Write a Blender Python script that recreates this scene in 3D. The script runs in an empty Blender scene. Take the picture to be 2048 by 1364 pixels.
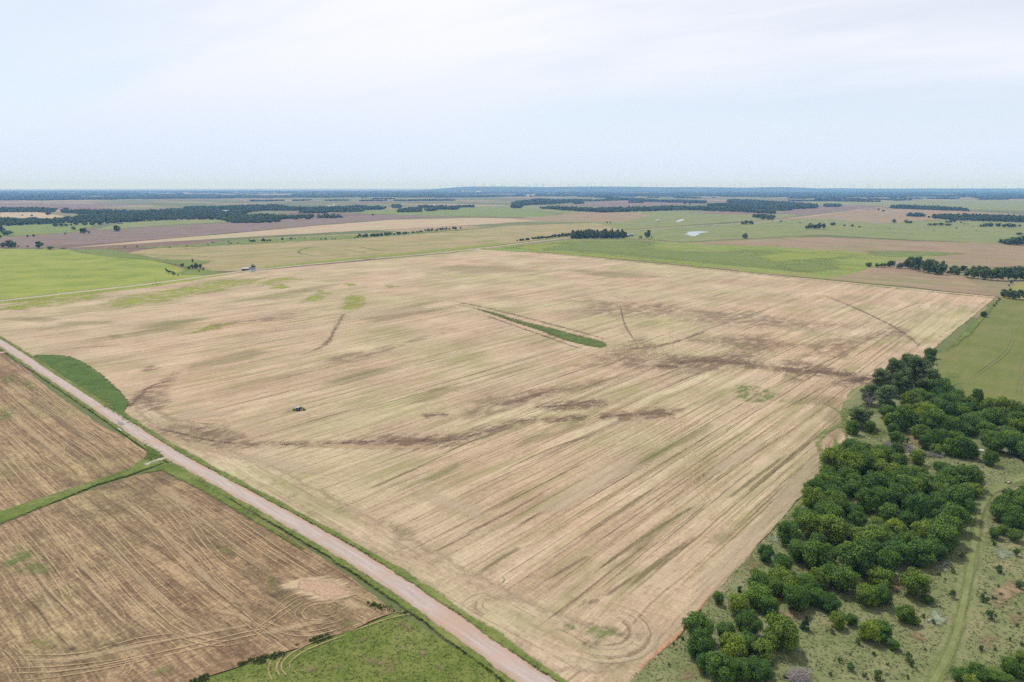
import bpy, math, random
import numpy as np
from mathutils import Vector, Matrix, geometry as mgeo

random.seed(7); RNG = np.random.default_rng(7)
SC = bpy.context.scene
COL = SC.collection
R = math.radians

# ------------------------------------------------------------------ camera
F = 24.0 / 36.0 * 2048.0            # focal length in photo pixels
PITCH = math.atan((682 - 374) / F)  # looking slightly down
CAMH = 120.0                        # drone height in metres
cam = bpy.data.cameras.new('camera'); cam.lens = 24; cam.sensor_width = 36
cam.clip_start = 1.0; cam.clip_end = 200000
camo = bpy.data.objects.new('camera', cam); COL.objects.link(camo)
camo.location = (0, 0, CAMH); camo.rotation_euler = (math.pi / 2 - PITCH, 0, 0)
SC.camera = camo

# ------------------------------------------------------------------ light
SUN_AZ = math.atan2(-0.50, 0.86)    # clockwise from +Y
SUN_EL = R(60)
sd = Vector((math.sin(SUN_AZ) * math.cos(SUN_EL), math.cos(SUN_AZ) * math.cos(SUN_EL), math.sin(SUN_EL)))
sl = bpy.data.lights.new('sun', 'SUN'); sl.energy = 4.5; sl.angle = R(0.9); sl.color = (1.0, 0.955, 0.88)
so = bpy.data.objects.new('sun', sl); COL.objects.link(so)
so.rotation_euler = sd.to_track_quat('Z', 'Y').to_euler(); so.location = (0, 0, 400)

W = bpy.data.worlds.new('World'); SC.world = W; W.use_nodes = True
SKY_STRENGTH = 0.12
SC.view_settings.view_transform = 'Standard'; SC.view_settings.look = 'None'
SC.view_settings.exposure = 0.0; SC.view_settings.gamma = 1.0; SC.view_settings.use_curve_mapping = False
SC.cycles.use_denoising = False; SC.cycles.use_adaptive_sampling = False
SC.cycles.max_bounces = 6; SC.cycles.diffuse_bounces = 3; SC.cycles.glossy_bounces = 2
SC.cycles.transparent_max_bounces = 40; SC.cycles.volume_bounces = 0
SC.cycles.transmission_bounces = 3


class G:
    """small helper to write node graphs"""
    def __init__(s, nt):
        s.nt = nt; s.n = nt.nodes; s.l = nt.links; s.n.clear()
    def put(s, node, name, v):
        i = node.inputs[name]
        if isinstance(v, bpy.types.NodeSocket): s.l.new(v, i)
        elif isinstance(v, tuple) and len(v) == 3 and i.type == 'RGBA': i.default_value = (*v, 1)
        else: i.default_value = v
    def m(s, op, a, b=0.0, c=None, clamp=False):
        n = s.n.new('ShaderNodeMath'); n.operation = op; n.use_clamp = clamp
        s.put(n, 0, a); s.put(n, 1, b)
        if c is not None: s.put(n, 2, c)
        return n.outputs[0]
    def mix(s, f, a, b, mode='MIX'):
        n = s.n.new('ShaderNodeMix'); n.data_type = 'RGBA'; n.blend_type = mode
        s.put(n, 0, f); s.put(n, 6, a); s.put(n, 7, b)
        return n.outputs[2]
    def noise(s, vec, scale=1.0, detail=2.0, rough=0.5, dist=0.0):
        n = s.n.new('ShaderNodeTexNoise'); s.l.new(vec, n.inputs['Vector'])
        n.inputs['Scale'].default_value = scale; n.inputs['Detail'].default_value = detail
        n.inputs['Roughness'].default_value = rough; n.inputs['Distortion'].default_value = dist
        return n.outputs[0]
    def voro(s, vec, scale=1.0, feature='F1', out='Distance'):
        n = s.n.new('ShaderNodeTexVoronoi'); n.feature = feature; s.l.new(vec, n.inputs['Vector'])
        n.inputs['Scale'].default_value = scale
        return n.outputs[out]
    def pos(s):
        return s.n.new('ShaderNodeNewGeometry').outputs['Position']
    def dot(s, v, d):
        n = s.n.new('ShaderNodeVectorMath'); n.operation = 'DOT_PRODUCT'
        s.l.new(v, n.inputs[0]); n.inputs[1].default_value = d
        return n.outputs['Value']
    def comb(s, x, y, z=0.0):
        n = s.n.new('ShaderNodeCombineXYZ'); s.put(n, 0, x); s.put(n, 1, y); s.put(n, 2, z)
        return n.outputs[0]
    def frame(s, ang):
        """(u across, v along) world coordinates for a working direction ang (degrees)"""
        p = s.pos()
        u = s.dot(p, (math.cos(R(ang + 90)), math.sin(R(ang + 90)), 0))
        v = s.dot(p, (math.cos(R(ang)), math.sin(R(ang)), 0))
        return u, v
    def sm(s, x, lo, hi):
        n = s.n.new('ShaderNodeMapRange'); n.interpolation_type = 'SMOOTHSTEP'
        s.put(n, 0, x); n.inputs[1].default_value = lo; n.inputs[2].default_value = hi
        return n.outputs[0]
    def ramp(s, f, stops):
        n = s.n.new('ShaderNodeValToRGB'); s.put(n, 0, f); e = n.color_ramp.elements
        while len(e) < len(stops): e.new(0.5)
        for k, (p, c) in enumerate(stops):
            e[k].position = p; e[k].color = (*c, 1)
        return n.outputs[0]
    def attr(s, name):
        n = s.n.new('ShaderNodeAttribute'); n.attribute_name = name
        return n.outputs['Fac']
    def bump(s, h, strength=0.3, dist=0.2):
        n = s.n.new('ShaderNodeBump'); n.inputs['Strength'].default_value = strength
        n.inputs['Distance'].default_value = dist; s.l.new(h, n.inputs['Height'])
        return n.outputs[0]
    def out(s, col, rough=0.95, spec=0.15, alpha=None, normal=None, transl=0.0, metal=0.0):
        b = s.n.new('ShaderNodeBsdfPrincipled')
        s.put(b, 'Base Color', col); s.put(b, 'Roughness', rough)
        b.inputs['Specular IOR Level'].default_value = spec; b.inputs['Metallic'].default_value = metal
        if normal is not None: s.l.new(normal, b.inputs['Normal'])
        sh = b.outputs[0]
        if transl:
            t = s.n.new('ShaderNodeBsdfTranslucent'); s.put(t, 'Color', col)
            m = s.n.new('ShaderNodeMixShader'); m.inputs[0].default_value = transl
            s.l.new(sh, m.inputs[1]); s.l.new(t.outputs[0], m.inputs[2]); sh = m.outputs[0]
        if alpha is not None:
            t = s.n.new('ShaderNodeBsdfTransparent')
            m = s.n.new('ShaderNodeMixShader'); s.put(m, 0, alpha)
            s.l.new(t.outputs[0], m.inputs[1]); s.l.new(sh, m.inputs[2]); sh = m.outputs[0]
        o = s.n.new('ShaderNodeOutputMaterial'); s.l.new(sh, o.inputs[0])


# sky: clear Nishita sky behind thin streaks of high cloud
g = G(W.node_tree)
sky = g.n.new('ShaderNodeTexSky'); sky.sky_type = 'NISHITA'; sky.sun_disc = False
sky.sun_elevation = SUN_EL; sky.sun_rotation = SUN_AZ; sky.altitude = 300
sky.air_density = 1.0; sky.dust_density = 0.4; sky.ozone_density = 1.0
tc = g.n.new('ShaderNodeTexCoord').outputs['Generated']
sep = g.n.new('ShaderNodeSeparateXYZ'); g.l.new(tc, sep.inputs[0])
dz = g.m('ADD', g.m('MAXIMUM', sep.outputs[2], 0.0), 0.10)
qx = g.m('DIVIDE', sep.outputs[0], dz); qy = g.m('DIVIDE', sep.outputs[1], dz)
ca, sa = math.cos(R(-32)), math.sin(R(-32))
qu = g.m('ADD', g.m('MULTIPLY', qx, ca), g.m('MULTIPLY', qy, sa))
qv = g.m('SUBTRACT', g.m('MULTIPLY', qy, ca), g.m('MULTIPLY', qx, sa))
c1 = g.noise(g.comb(g.m('MULTIPLY', qu, 0.16), g.m('MULTIPLY', qv, 0.42), 3.7), 1.0, 5, 0.52, 0.5)
c2 = g.noise(g.comb(g.m('MULTIPLY', qu, 0.5), g.m('MULTIPLY', qv, 2.2), 1.1), 1.0, 5, 0.6, 0.4)
cl = g.m('ADD', g.m('MULTIPLY', c1, 0.8), g.m('MULTIPLY', c2, 0.2))
mask = g.m('ADD', g.m('MULTIPLY', g.sm(cl, 0.36, 0.62), 0.40), 0.63)
el = g.sm(sep.outputs[2], 0.0, 0.22)
white = g.mix(el, (6.2, 7.05, 8.9), (8.05, 8.15, 8.7))
mask = g.m('ADD', mask, g.m('MULTIPLY', g.m('SUBTRACT', 1.0, g.sm(sep.outputs[2], 0.0, 0.12)), 0.4), clamp=True)
col = g.mix(mask, sky.outputs[0], white)
bg = g.n.new('ShaderNodeBackground'); g.l.new(col, bg.inputs[0]); bg.inputs[1].default_value = SKY_STRENGTH
wo = g.n.new('ShaderNodeOutputWorld'); g.l.new(bg.outputs[0], wo.inputs[0])

# ------------------------------------------------------------------ pixel -> ground
SP, CP = math.sin(PITCH), math.cos(PITCH)
def ground(x, y, z=0.0):
    u = (x - 1024) / F; v = (y - 682) / F
    d = SP + v * CP
    t = (CAMH - z) / d
    return np.array((u * t, (CP - v * SP) * t)), t
def gp(pts, z=0.0):
    return np.array([ground(x, y, z)[0] for x, y in pts])

A_ANG, B_ANG = 137.5, 49.5          # the road and the combine swaths run square to each other

# ------------------------------------------------------------------ mesh helpers
def mesh_from(name, V, Fc, mat=None, smooth=False):
    me = bpy.data.meshes.new(name)
    V = np.asarray(V, dtype=np.float64)
    me.from_pydata([tuple(map(float, v)) for v in V], [], [tuple(int(i) for i in f) for f in Fc])
    if mat is not None: me.materials.append(mat)
    if smooth: me.polygons.foreach_set('use_smooth', [True] * len(me.polygons))
    me.update()
    return me
def fast_mesh(name, V, Fc, mat=None):
    """all faces with the same number of corners, numpy arrays"""
    me = bpy.data.meshes.new(name)
    V = np.ascontiguousarray(V, dtype=np.float32); Fc = np.ascontiguousarray(Fc, dtype=np.int32)
    k = Fc.shape[1]
    me.vertices.add(len(V)); me.vertices.foreach_set('co', V.ravel())
    me.loops.add(Fc.size); me.loops.foreach_set('vertex_index', Fc.ravel())
    me.polygons.add(len(Fc)); me.polygons.foreach_set('loop_start', np.arange(0, Fc.size, k, dtype=np.int32))
    me.update(calc_edges=True)
    if mat is not None: me.materials.append(mat)
    return me
def fattr(me, name, vals):
    a = me.attributes.new(name, 'FLOAT', 'POINT'); a.data.foreach_set('value', np.ascontiguousarray(vals, dtype=np.float32))
def obj(name, me, parent=None, loc=None, kind=None, label=None, cat=None, group=None):
    o = bpy.data.objects.new(name, me); COL.objects.link(o)
    if parent is not None: o.parent = parent
    if loc is not None: o.location = loc
    if kind: o['kind'] = kind
    if label: o['label'] = label
    if cat: o['category'] = cat
    if group: o['group'] = group
    return o

class MB:
    def __init__(s): s.V = []; s.F = []
    def add(s, V, Fc):
        b = len(s.V); s.V += [tuple(v) for v in V]; s.F += [tuple(i + b for i in f) for f in Fc]
    def box(s, x0, x1, y0, y1, z0, z1):
        s.add([(x0,y0,z0),(x1,y0,z0),(x1,y1,z0),(x0,y1,z0),(x0,y0,z1),(x1,y0,z1),(x1,y1,z1),(x0,y1,z1)],
              [(0,3,2,1),(4,5,6,7),(0,1,5,4),(1,2,6,5),(2,3,7,6),(3,0,4,7)])
    def tube(s, pts, radii, n=8, cap=True):
        rings = []; b = len(s.V)
        P = [Vector(p) for p in pts]
        for k, p in enumerate(P):
            d = (P[min(k + 1, len(P) - 1)] - P[max(k - 1, 0)]).normalized()
            a = d.orthogonal().normalized(); c = d.cross(a)
            if k and (a.dot(prev) < 0.999):
                a = (prev - d * prev.dot(d)).normalized(); c = d.cross(a)
            prev = a
            for j in range(n):
                t = 2 * math.pi * j / n
                s.V.append(tuple(p + (a * math.cos(t) + c * math.sin(t)) * radii[k]))
        for k in range(len(P) - 1):
            for j in range(n):
                s.F.append((b + k*n + j, b + k*n + (j+1) % n, b + (k+1)*n + (j+1) % n, b + (k+1)*n + j))
        if cap:
            s.F.append(tuple(b + j for j in range(n))[::-1]); s.F.append(tuple(b + (len(P)-1)*n + j for j in range(n)))
    def mesh(s, name, mat, smooth=False): return mesh_from(name, s.V, s.F, mat, smooth)

def spline(P, step, closed=False):
    P = np.asarray(P, float); n = len(P)
    out = []
    rng = range(n if closed else n - 1)
    for i in rng:
        if closed: p0, p1, p2, p3 = P[(i-1) % n], P[i], P[(i+1) % n], P[(i+2) % n]
        else: p0, p1, p2, p3 = P[max(i-1, 0)], P[i], P[i+1], P[min(i+2, n-1)]
        k = max(1, int(np.linalg.norm(p2 - p1) / step))
        for t in np.arange(k) / k:
            out.append(0.5 * ((2*p1) + (-p0+p2)*t + (2*p0-5*p1+4*p2-p3)*t*t + (-p0+3*p1-3*p2+p3)*t**3))
    if not closed: out.append(P[-1])
    return np.array(out)

def inside(poly, X):
    x, y = X[:, 0], X[:, 1]; c = np.zeros(len(X), bool); n = len(poly)
    for i in range(n):
        x1, y1 = poly[i]; x2, y2 = poly[(i + 1) % n]
        m = (y1 > y) != (y2 > y)
        with np.errstate(divide='ignore', invalid='ignore'):
            c ^= m & (x < (x2 - x1) * (y - y1) / (y2 - y1 + 1e-30) + x1)
    return c
def edge_dist(poly, X):
    d = np.full(len(X), 1e9); n = len(poly)
    for i in range(n):
        a, b = poly[i], poly[(i + 1) % n]; e = b - a
        t = np.clip(((X - a) @ e) / (e @ e + 1e-12), 0, 1)
        d = np.minimum(d, np.linalg.norm(X - a - t[:, None] * e, axis=1))
    return d

def sheet(name, poly, mat, z, parent=None, jitter=0.0, step=None, kind='structure', label=None):
    """flat parcel of land bounded by poly (ground metres)"""
    poly = np.asarray(poly, float)
    if step:
        Q = []
        for i in range(len(poly)):
            a, b = poly[i], poly[(i + 1) % len(poly)]; k = max(1, int(np.linalg.norm(b - a) / step))
            for t in np.arange(k) / k: Q.append(a + (b - a) * t)
        poly = np.array(Q) + RNG.normal(0, jitter, (len(Q), 2))
    V = [Vector((p[0], p[1], z)) for p in poly]
    T = mgeo.tessellate_polygon([V])
    T = [t if (V[t[1]] - V[t[0]]).cross(V[t[2]] - V[t[0]]).z > 0 else t[::-1] for t in T]
    return obj(name, mesh_from(name, [tuple(v) for v in V], T, mat), parent, kind=None if parent else kind, label=label)

def patch(name, poly, mat, z, res, feather, parent=None, smooth_step=None, kind=None, strength=1.0, bumpy=0.0, soft=0.9):
    """soft-edged patch lying on the ground; 'alpha' fades to nothing at its edge"""
    poly = np.asarray(poly, float)
    if smooth_step: poly = spline(poly, smooth_step, True)
    lo, hi = poly.min(0), poly.max(0)
    nx, ny = int((hi[0]-lo[0]) / res) + 2, int((hi[1]-lo[1]) / res) + 2
    gx, gy = np.meshgrid(lo[0] + res*np.arange(nx), lo[1] + res*np.arange(ny), indexing='ij')
    X = np.stack([gx.ravel(), gy.ravel()], 1)
    ins = inside(poly, X); d = edge_dist(poly, X)
    if soft: feather = soft*d[ins].max()
    al = np.where(ins, np.clip(d / feather, 0, 1), 0); al = al*al*(3-2*al) * strength
    idx = np.arange(nx*ny).reshape(nx, ny)
    Q = np.stack([idx[:-1, :-1], idx[1:, :-1], idx[1:, 1:], idx[:-1, 1:]], -1).reshape(-1, 4)
    Q = Q[(al[Q] > 0).any(1)]
    used = np.unique(Q); remap = np.full(nx*ny, -1); remap[used] = np.arange(len(used))
    zz = np.full(len(used), z)
    if bumpy: zz = zz + bumpy * al[used] * RNG.random(len(used))
    V = np.column_stack([X[used], zz])
    me = fast_mesh(name, V, remap[Q], mat); fattr(me, 'alpha', al[used])
    return obj(name, me, parent, kind=kind)

def ell(cx, cy, rx, ry, rot=0, n=14):
    """ellipse in photo pixels, given as a pixel polygon on the ground"""
    a = np.linspace(0, 2*math.pi, n, endpoint=False)
    a = np.linspace(0, 2*math.pi, 18, endpoint=False); w = 1 + sum(RNG.uniform(-0.22, 0.22)*np.cos(k*a + RNG.uniform(0, 6.3)) for k in (2, 3, 4, 5))
    x, y = w*rx*np.cos(a), w*ry*np.sin(a); c, s = math.cos(R(rot)), math.sin(R(rot))
    return gp([(cx + c*i - s*j, cy + s*i + c*j) for i, j in zip(x, y)])

def ribbon_data(P, w, wob=0.0, fade=True):
    P = np.asarray(P, float); T = np.gradient(P, axis=0); T /= np.linalg.norm(T, axis=1)[:, None] + 1e-9
    N = np.column_stack([-T[:, 1], T[:, 0]])
    n = len(P); kn = max(3, n//5); slow = np.interp(np.linspace(0, 1, n), np.linspace(0, 1, kn), RNG.uniform(0.55, 1.35, kn))
    hw = w/2 * 1.25 * (slow if n > 8 else 1) * (1 + 0.4*wob*RNG.normal(0, 1, n))
    offs = (-1.0, -0.62, -0.25, 0.25, 0.62, 1.0); als = (0, 0.4, 1, 1, 0.4, 0)
    endf = np.minimum(1, np.minimum(np.arange(n), np.arange(n)[::-1]) / max(1, n*0.22)) if fade else np.ones(n)
    V = np.concatenate([P + N * (hw*o)[:, None] for o in offs]); al = np.concatenate([endf*a for a in als])
    Q = []
    for k in range(len(offs) - 1):
        i = np.arange(n - 1) + k*n
        Q.append(np.stack([i, i + 1, i + 1 + n, i + n], 1)[:, ::-1])
    return V, al, np.concatenate(Q)
def ribbons(name, paths, mat, z, parent=None, kind=None, dz=0.0, fade=True):
    """paths: list of (ground polyline, width); one joined mesh of soft strips"""
    Vs, As, Qs, b = [], [], [], 0
    for k, (P, w) in enumerate(paths):
        V, a, Q = ribbon_data(P, w, 0.12, fade)
        Vs.append(np.column_stack([V, np.full(len(V), z + dz*k)])); As.append(a); Qs.append(Q + b); b += len(V)
    me = fast_mesh(name, np.concatenate(Vs), np.concatenate(Qs), mat); fattr(me, 'alpha', np.concatenate(As))
    return obj(name, me, parent, kind=kind)
def offset(P, d):
    T = np.gradient(P, axis=0); T /= np.linalg.norm(T, axis=1)[:, None] + 1e-9
    return P + np.column_stack([-T[:, 1], T[:, 0]]) * d
def wheel_pair(px, gauge=2.2, w=0.6, step=2.0):
    P = spline(gp(px), step)
    return [(offset(P, gauge/2), w), (offset(P, -gauge/2), w)]

# ------------------------------------------------------------------ materials
def M(name):
    m = bpy.data.materials.new(name); m.use_nodes = True
    return m, G(m.node_tree)

def field_colour(g, ang, dark, mid, light, green=None, green_lo=0.55, green_amt=0.6, fine=1.0, swath=9.4, contrast=1.0, swath_amt=0.06, patch=45.0):
    u, v = g.frame(ang)
    p = g.pos()
    k = fine
    wob = g.m('MULTIPLY', g.m('SUBTRACT', g.noise(p, 1/60.0, 2), 0.5), 7.0)
    uu = g.m('ADD', u, wob)
    s1 = g.noise(g.comb(g.m('MULTIPLY', uu, 1/(0.75*k)), g.m('MULTIPLY', v, 1/(6.0*k)), 0.3), 1, 4, 0.65)
    s2 = g.noise(g.comb(g.m('MULTIPLY', uu, 1/(4.2*k)), g.m('MULTIPLY', v, 1/(95.0*k)), 2.3), 1, 3, 0.55)
    s3 = g.noise(p, 1/patch, 5, 0.6)
    s4 = g.noise(p, 1/(0.9*k), 3, 0.7)
    fr = g.m('FRACT', g.m('MULTIPLY', uu, 1/swath))
    saw = g.m('ABSOLUTE', g.m('SUBTRACT', fr, 0.5))
    sw = g.m('MULTIPLY', g.sm(saw, 0.43, 0.5), g.sm(s2, 0.30, 0.62))
    trk = g.m('MULTIPLY', g.m('SUBTRACT', 1.0, g.sm(g.m('ABSOLUTE', g.m('SUBTRACT', saw, 0.17)), 0.0, 0.045)), g.sm(g.noise(g.comb(g.m('MULTIPLY', uu, 1/20.0), g.m('MULTIPLY', v, 1/150.0), 3.0), 1, 3), 0.42, 0.62))
    t = g.m('ADD', g.m('MULTIPLY', s1, 0.46*contrast), g.m('MULTIPLY', s2, 0.20*contrast))
    t = g.m('ADD', t, g.m('MULTIPLY', s3, 0.40*contrast)); t = g.m('ADD', t, g.m('MULTIPLY', s4, 0.40*contrast))
    s5 = g.noise(g.comb(g.m('MULTIPLY', uu, 1/(4.5*k)), g.m('MULTIPLY', v, 1/(0.55*k)), 8.8), 1, 3, 0.6)
    t = g.m('ADD', t, g.m('MULTIPLY', g.m('SUBTRACT', s5, 0.5), 0.34*contrast))
    t = g.m('ADD', t, 0.5 - 0.73*contrast)
    wn = g.n.new('ShaderNodeTexWhiteNoise'); wn.noise_dimensions = '1D'; g.l.new(g.m('FLOOR', g.m('MULTIPLY', uu, 1/swath)), wn.inputs['W'])
    wn2 = g.n.new('ShaderNodeTexWhiteNoise'); wn2.noise_dimensions = '1D'; g.l.new(g.m('FLOOR', g.m('MULTIPLY', uu, 3.2/swath)), wn2.inputs['W'])
    t = g.m('ADD', t, g.m('MULTIPLY', g.m('SUBTRACT', wn.outputs[0], 0.5), swath_amt*1.3)); t = g.m('ADD', t, g.m('MULTIPLY', g.m('SUBTRACT', wn2.outputs[0], 0.5), swath_amt*0.8))
    t = g.m('SUBTRACT', t, g.m('MULTIPLY', sw, swath_amt*3.0)); t = g.m('ADD', t, g.m('MULTIPLY', trk, swath_amt*2.6))
    c = g.ramp(t, [(0.22, kk(dark)), (0.47, kk(mid)), (0.74, kk(light))])
    big = g.noise(p, 1/(patch*3.6), 4, 0.6)
    c = g.mix(1.0, c, g.ramp(big, [(0.34, (0.92, 1.04, 0.88)), (0.5, (1.0, 1.0, 1.0)), (0.66, (1.03, 0.965, 0.95))]), 'MULTIPLY')
    big2 = g.noise(g.comb(g.m('MULTIPLY', uu, 1/(patch*0.9)), g.m('MULTIPLY', v, 1/(patch*2.2)), 11.0), 1, 5, 0.62)
    c = g.mix(1.0, c, g.ramp(big2, [(0.3, (0.86, 0.85, 0.84)), (0.5, (1.0, 1.0, 1.0)), (0.7, (1.09, 1.085, 1.075))]), 'MULTIPLY')
    if green is not None:
        q = g.noise(g.comb(g.m('MULTIPLY', uu, 1/(7.0*k)), g.m('MULTIPLY', v, 1/(80.0*k)), 7.0), 1, 4, 0.6)
        gf = g.m('MULTIPLY', g.sm(g.m('ADD', g.m('MULTIPLY', q, 0.6), g.m('MULTIPLY', g.noise(p, 1/70.0, 3), 0.4)), green_lo, green_lo + 0.13), green_amt)
        gf = g.m('MULTIPLY', gf, g.m('ADD', g.m('MULTIPLY', s4, 0.8), 0.5), clamp=True)
        c = g.mix(gf, c, kk(green))
    return c, t

def field_mat(name, ang, dark, mid, light, alpha=False, bump=0.25, rough_alpha=(0.35, 0.65), ascale=3.0, **k):
    m, g = M(name)
    c, t = field_colour(g, ang, dark, mid, light, **k)
    a = None
    if alpha:
        a = alpha_noise(g, rough_alpha, ascale)
    g.out(c, 0.95, 0.1, alpha=a, normal=g.bump(t, bump, 0.35) if bump else None)
    return m
def alpha_noise(g, ra=(0.35, 0.65), scale=3.0, ang=None, stretch=8.0):
    a = g.attr('alpha')
    if ang is None: n = g.noise(g.pos(), 1/scale, 5, 0.65)
    else:
        u, v = g.frame(ang); n = g.noise(g.comb(g.m('MULTIPLY', u, 1/scale), g.m('MULTIPLY', v, 1/(scale*stretch)), 5.5), 1, 5, 0.65)
    x = g.m('ADD', a, g.m('MULTIPLY', g.m('SUBTRACT', n, 0.5), 1.9))
    return g.m('MULTIPLY', g.sm(x, ra[0]*0.6, ra[1] + 0.35), g.sm(a, 0.0, 0.3))
def decal_mat(name, c0, c1, ra=(0.35, 0.65), scale=3.0, ang=None, grain=1.0, maxa=1.0, stretch=8.0, patchy=0.0):
    m, g = M(name)
    n = g.noise(g.pos(), 1/grain, 4, 0.7)
    if ang is not None:
        u, v = g.frame(ang); n2 = g.noise(g.comb(g.m('MULTIPLY', u, 1/(1.2*grain)), g.m('MULTIPLY', v, 1/(14*grain)), 1.5), 1, 3, 0.6)
        n = g.m('ADD', g.m('MULTIPLY', n, 0.5), g.m('MULTIPLY', n2, 0.5))
    c = g.mix(g.sm(n, 0.3, 0.7), kk(c0), kk(c1))
    a = g.m('MULTIPLY', alpha_noise(g, ra, scale, ang, stretch), maxa)
    if patchy:
        u, v = g.frame(ang or 0); q = g.noise(g.comb(g.m('MULTIPLY', u, 1/patchy), g.m('MULTIPLY', v, 1/(2.2*patchy)), 21.0), 1, 5, 0.7)
        a = g.m('MULTIPLY', a, g.m('ADD', g.m('MULTIPLY', g.sm(q, 0.40, 0.60), 0.9), 0.1))
    g.out(c, 0.95, 0.1, alpha=a)
    return m

K = 0.63   # common factor on the ground reflectances written below
def kk(c): return tuple(x*K for x in c)
STRAW_D, STRAW_M, STRAW_L = (0.235, 0.160, 0.105), (0.44, 0.338, 0.228), (0.63, 0.51, 0.365)
OLIVE = (0.205, 0.205, 0.075)
M_stub = field_mat('wheat_stubble', B_ANG, STRAW_D, STRAW_M, STRAW_L, green=(0.235, 0.235, 0.085), green_lo=0.485, green_amt=0.58)
M_head = field_mat('headland_stubble', A_ANG, STRAW_D, (0.44, 0.342, 0.23), (0.63, 0.52, 0.375), alpha=True, green=(0.23, 0.235, 0.09), green_lo=0.49, green_amt=0.5, ascale=6.0, swath_amt=0.05)
M_left = field_mat('disked_stubble', 140.0, (0.115, 0.076, 0.046), (0.235, 0.164, 0.098), (0.48, 0.355, 0.21), green=(0.13, 0.13, 0.055), green_lo=0.53, green_amt=0.5, swath=5.2, swath_amt=0.065, patch=16.0, contrast=1.4)
M_left2 = field_mat('striped_stubble', 138.0, (0.118, 0.08, 0.048), (0.25, 0.174, 0.102), (0.50, 0.37, 0.215), green=(0.11, 0.13, 0.05), green_lo=0.55, green_amt=0.5, swath=5.2, swath_amt=0.08, patch=18.0, contrast=1.3)
M_straw = decal_mat('straw_track', (0.42, 0.30, 0.175), (0.60, 0.455, 0.275), (0.25, 0.6), 1.3, maxa=0.62)
M_straw2 = decal_mat('pale_straw', (0.44, 0.33, 0.2), (0.64, 0.50, 0.32), (0.3, 0.75), 1.6, A_ANG, maxa=0.55)
M_soil = decal_mat('damp_soil', (0.075, 0.052, 0.040), (0.21, 0.145, 0.098), (0.25, 0.6), 1.0, B_ANG, patchy=3.5, maxa=0.68, stretch=7)
M_damp = decal_mat('brown_stain', (0.17, 0.112, 0.074), (0.34, 0.235, 0.155), (0.05, 0.6), 1.2, B_ANG, maxa=0.62, stretch=6, patchy=5.0)
M_soil2 = decal_mat('dark_soil', (0.060, 0.045, 0.036), (0.17, 0.12, 0.085), (0.45, 0.8), 3.5, maxa=0.85)
M_olive = decal_mat('weedy_swath', (0.10, 0.085, 0.036), (0.24, 0.205, 0.085), (0.35, 0.7), 0.9, B_ANG, maxa=0.42, stretch=6)
M_brown = decal_mat('brown_swath', (0.13, 0.08, 0.046), (0.26, 0.175, 0.11), (0.35, 0.7), 0.9, B_ANG, maxa=0.42, stretch=6)
M_olive2 = decal_mat('faint_weedy_swath', (0.13, 0.105, 0.045), (0.24, 0.2, 0.085), (0.4, 0.7), 1.0, B_ANG, maxa=0.36, stretch=9)
M_brown2 = decal_mat('faint_brown_swath', (0.15, 0.095, 0.055), (0.26, 0.175, 0.11), (0.4, 0.7), 1.0, B_ANG, maxa=0.36, stretch=9)
M_faint = decal_mat('faint_green', (0.17, 0.175, 0.06), (0.27, 0.26, 0.11), (0.25, 0.6), 3.0, B_ANG, maxa=0.26, stretch=8)
M_faintb = decal_mat('faint_brown', (0.20, 0.13, 0.085), (0.32, 0.22, 0.15), (0.15, 0.55), 1.4, B_ANG, patchy=8.0, maxa=0.45, stretch=12)
M_faintp = decal_mat('faint_pale', (0.50, 0.39, 0.26), (0.66, 0.54, 0.39), (0.3, 0.6), 2.2, B_ANG, maxa=0.5, stretch=10)
M_lime = decal_mat('lime_weeds', (0.20, 0.25, 0.035), (0.37, 0.40, 0.055), (0.0, 0.5), 2.5, B_ANG, maxa=0.95, stretch=5, patchy=9.0)
M_grassdec = decal_mat('green_weeds', (0.10, 0.17, 0.035), (0.21, 0.28, 0.07), (0.0, 0.45), 2.0, B_ANG, maxa=0.9, stretch=4, patchy=5.0)
M_fargreen = decal_mat('far_green_growth', (0.15, 0.20, 0.05), (0.22, 0.27, 0.075), (0.0, 0.25), 16.0, A_ANG, grain=5.0, maxa=0.85, stretch=6)
M_farlime = decal_mat('far_lime_growth', (0.21, 0.26, 0.05), (0.30, 0.34, 0.07), (0.0, 0.3), 16.0, A_ANG, grain=5.0, maxa=0.85, stretch=6)
M_halo = decal_mat('chaff_halo', (0.44, 0.33, 0.2), (0.64, 0.50, 0.34), (0.0, 0.35), 1.6, 20.0, maxa=0.9)
M_pinksoil = decal_mat('bare_red_soil', (0.38, 0.25, 0.165), (0.55, 0.39, 0.275), (0.0, 0.2), 2.0, maxa=0.95, grain=0.8)
M_redline = decal_mat('red_soil_edge', (0.42, 0.22, 0.12), (0.55, 0.33, 0.2), (0.3, 0.8), 1.5, maxa=0.9, grain=0.8)

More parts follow.
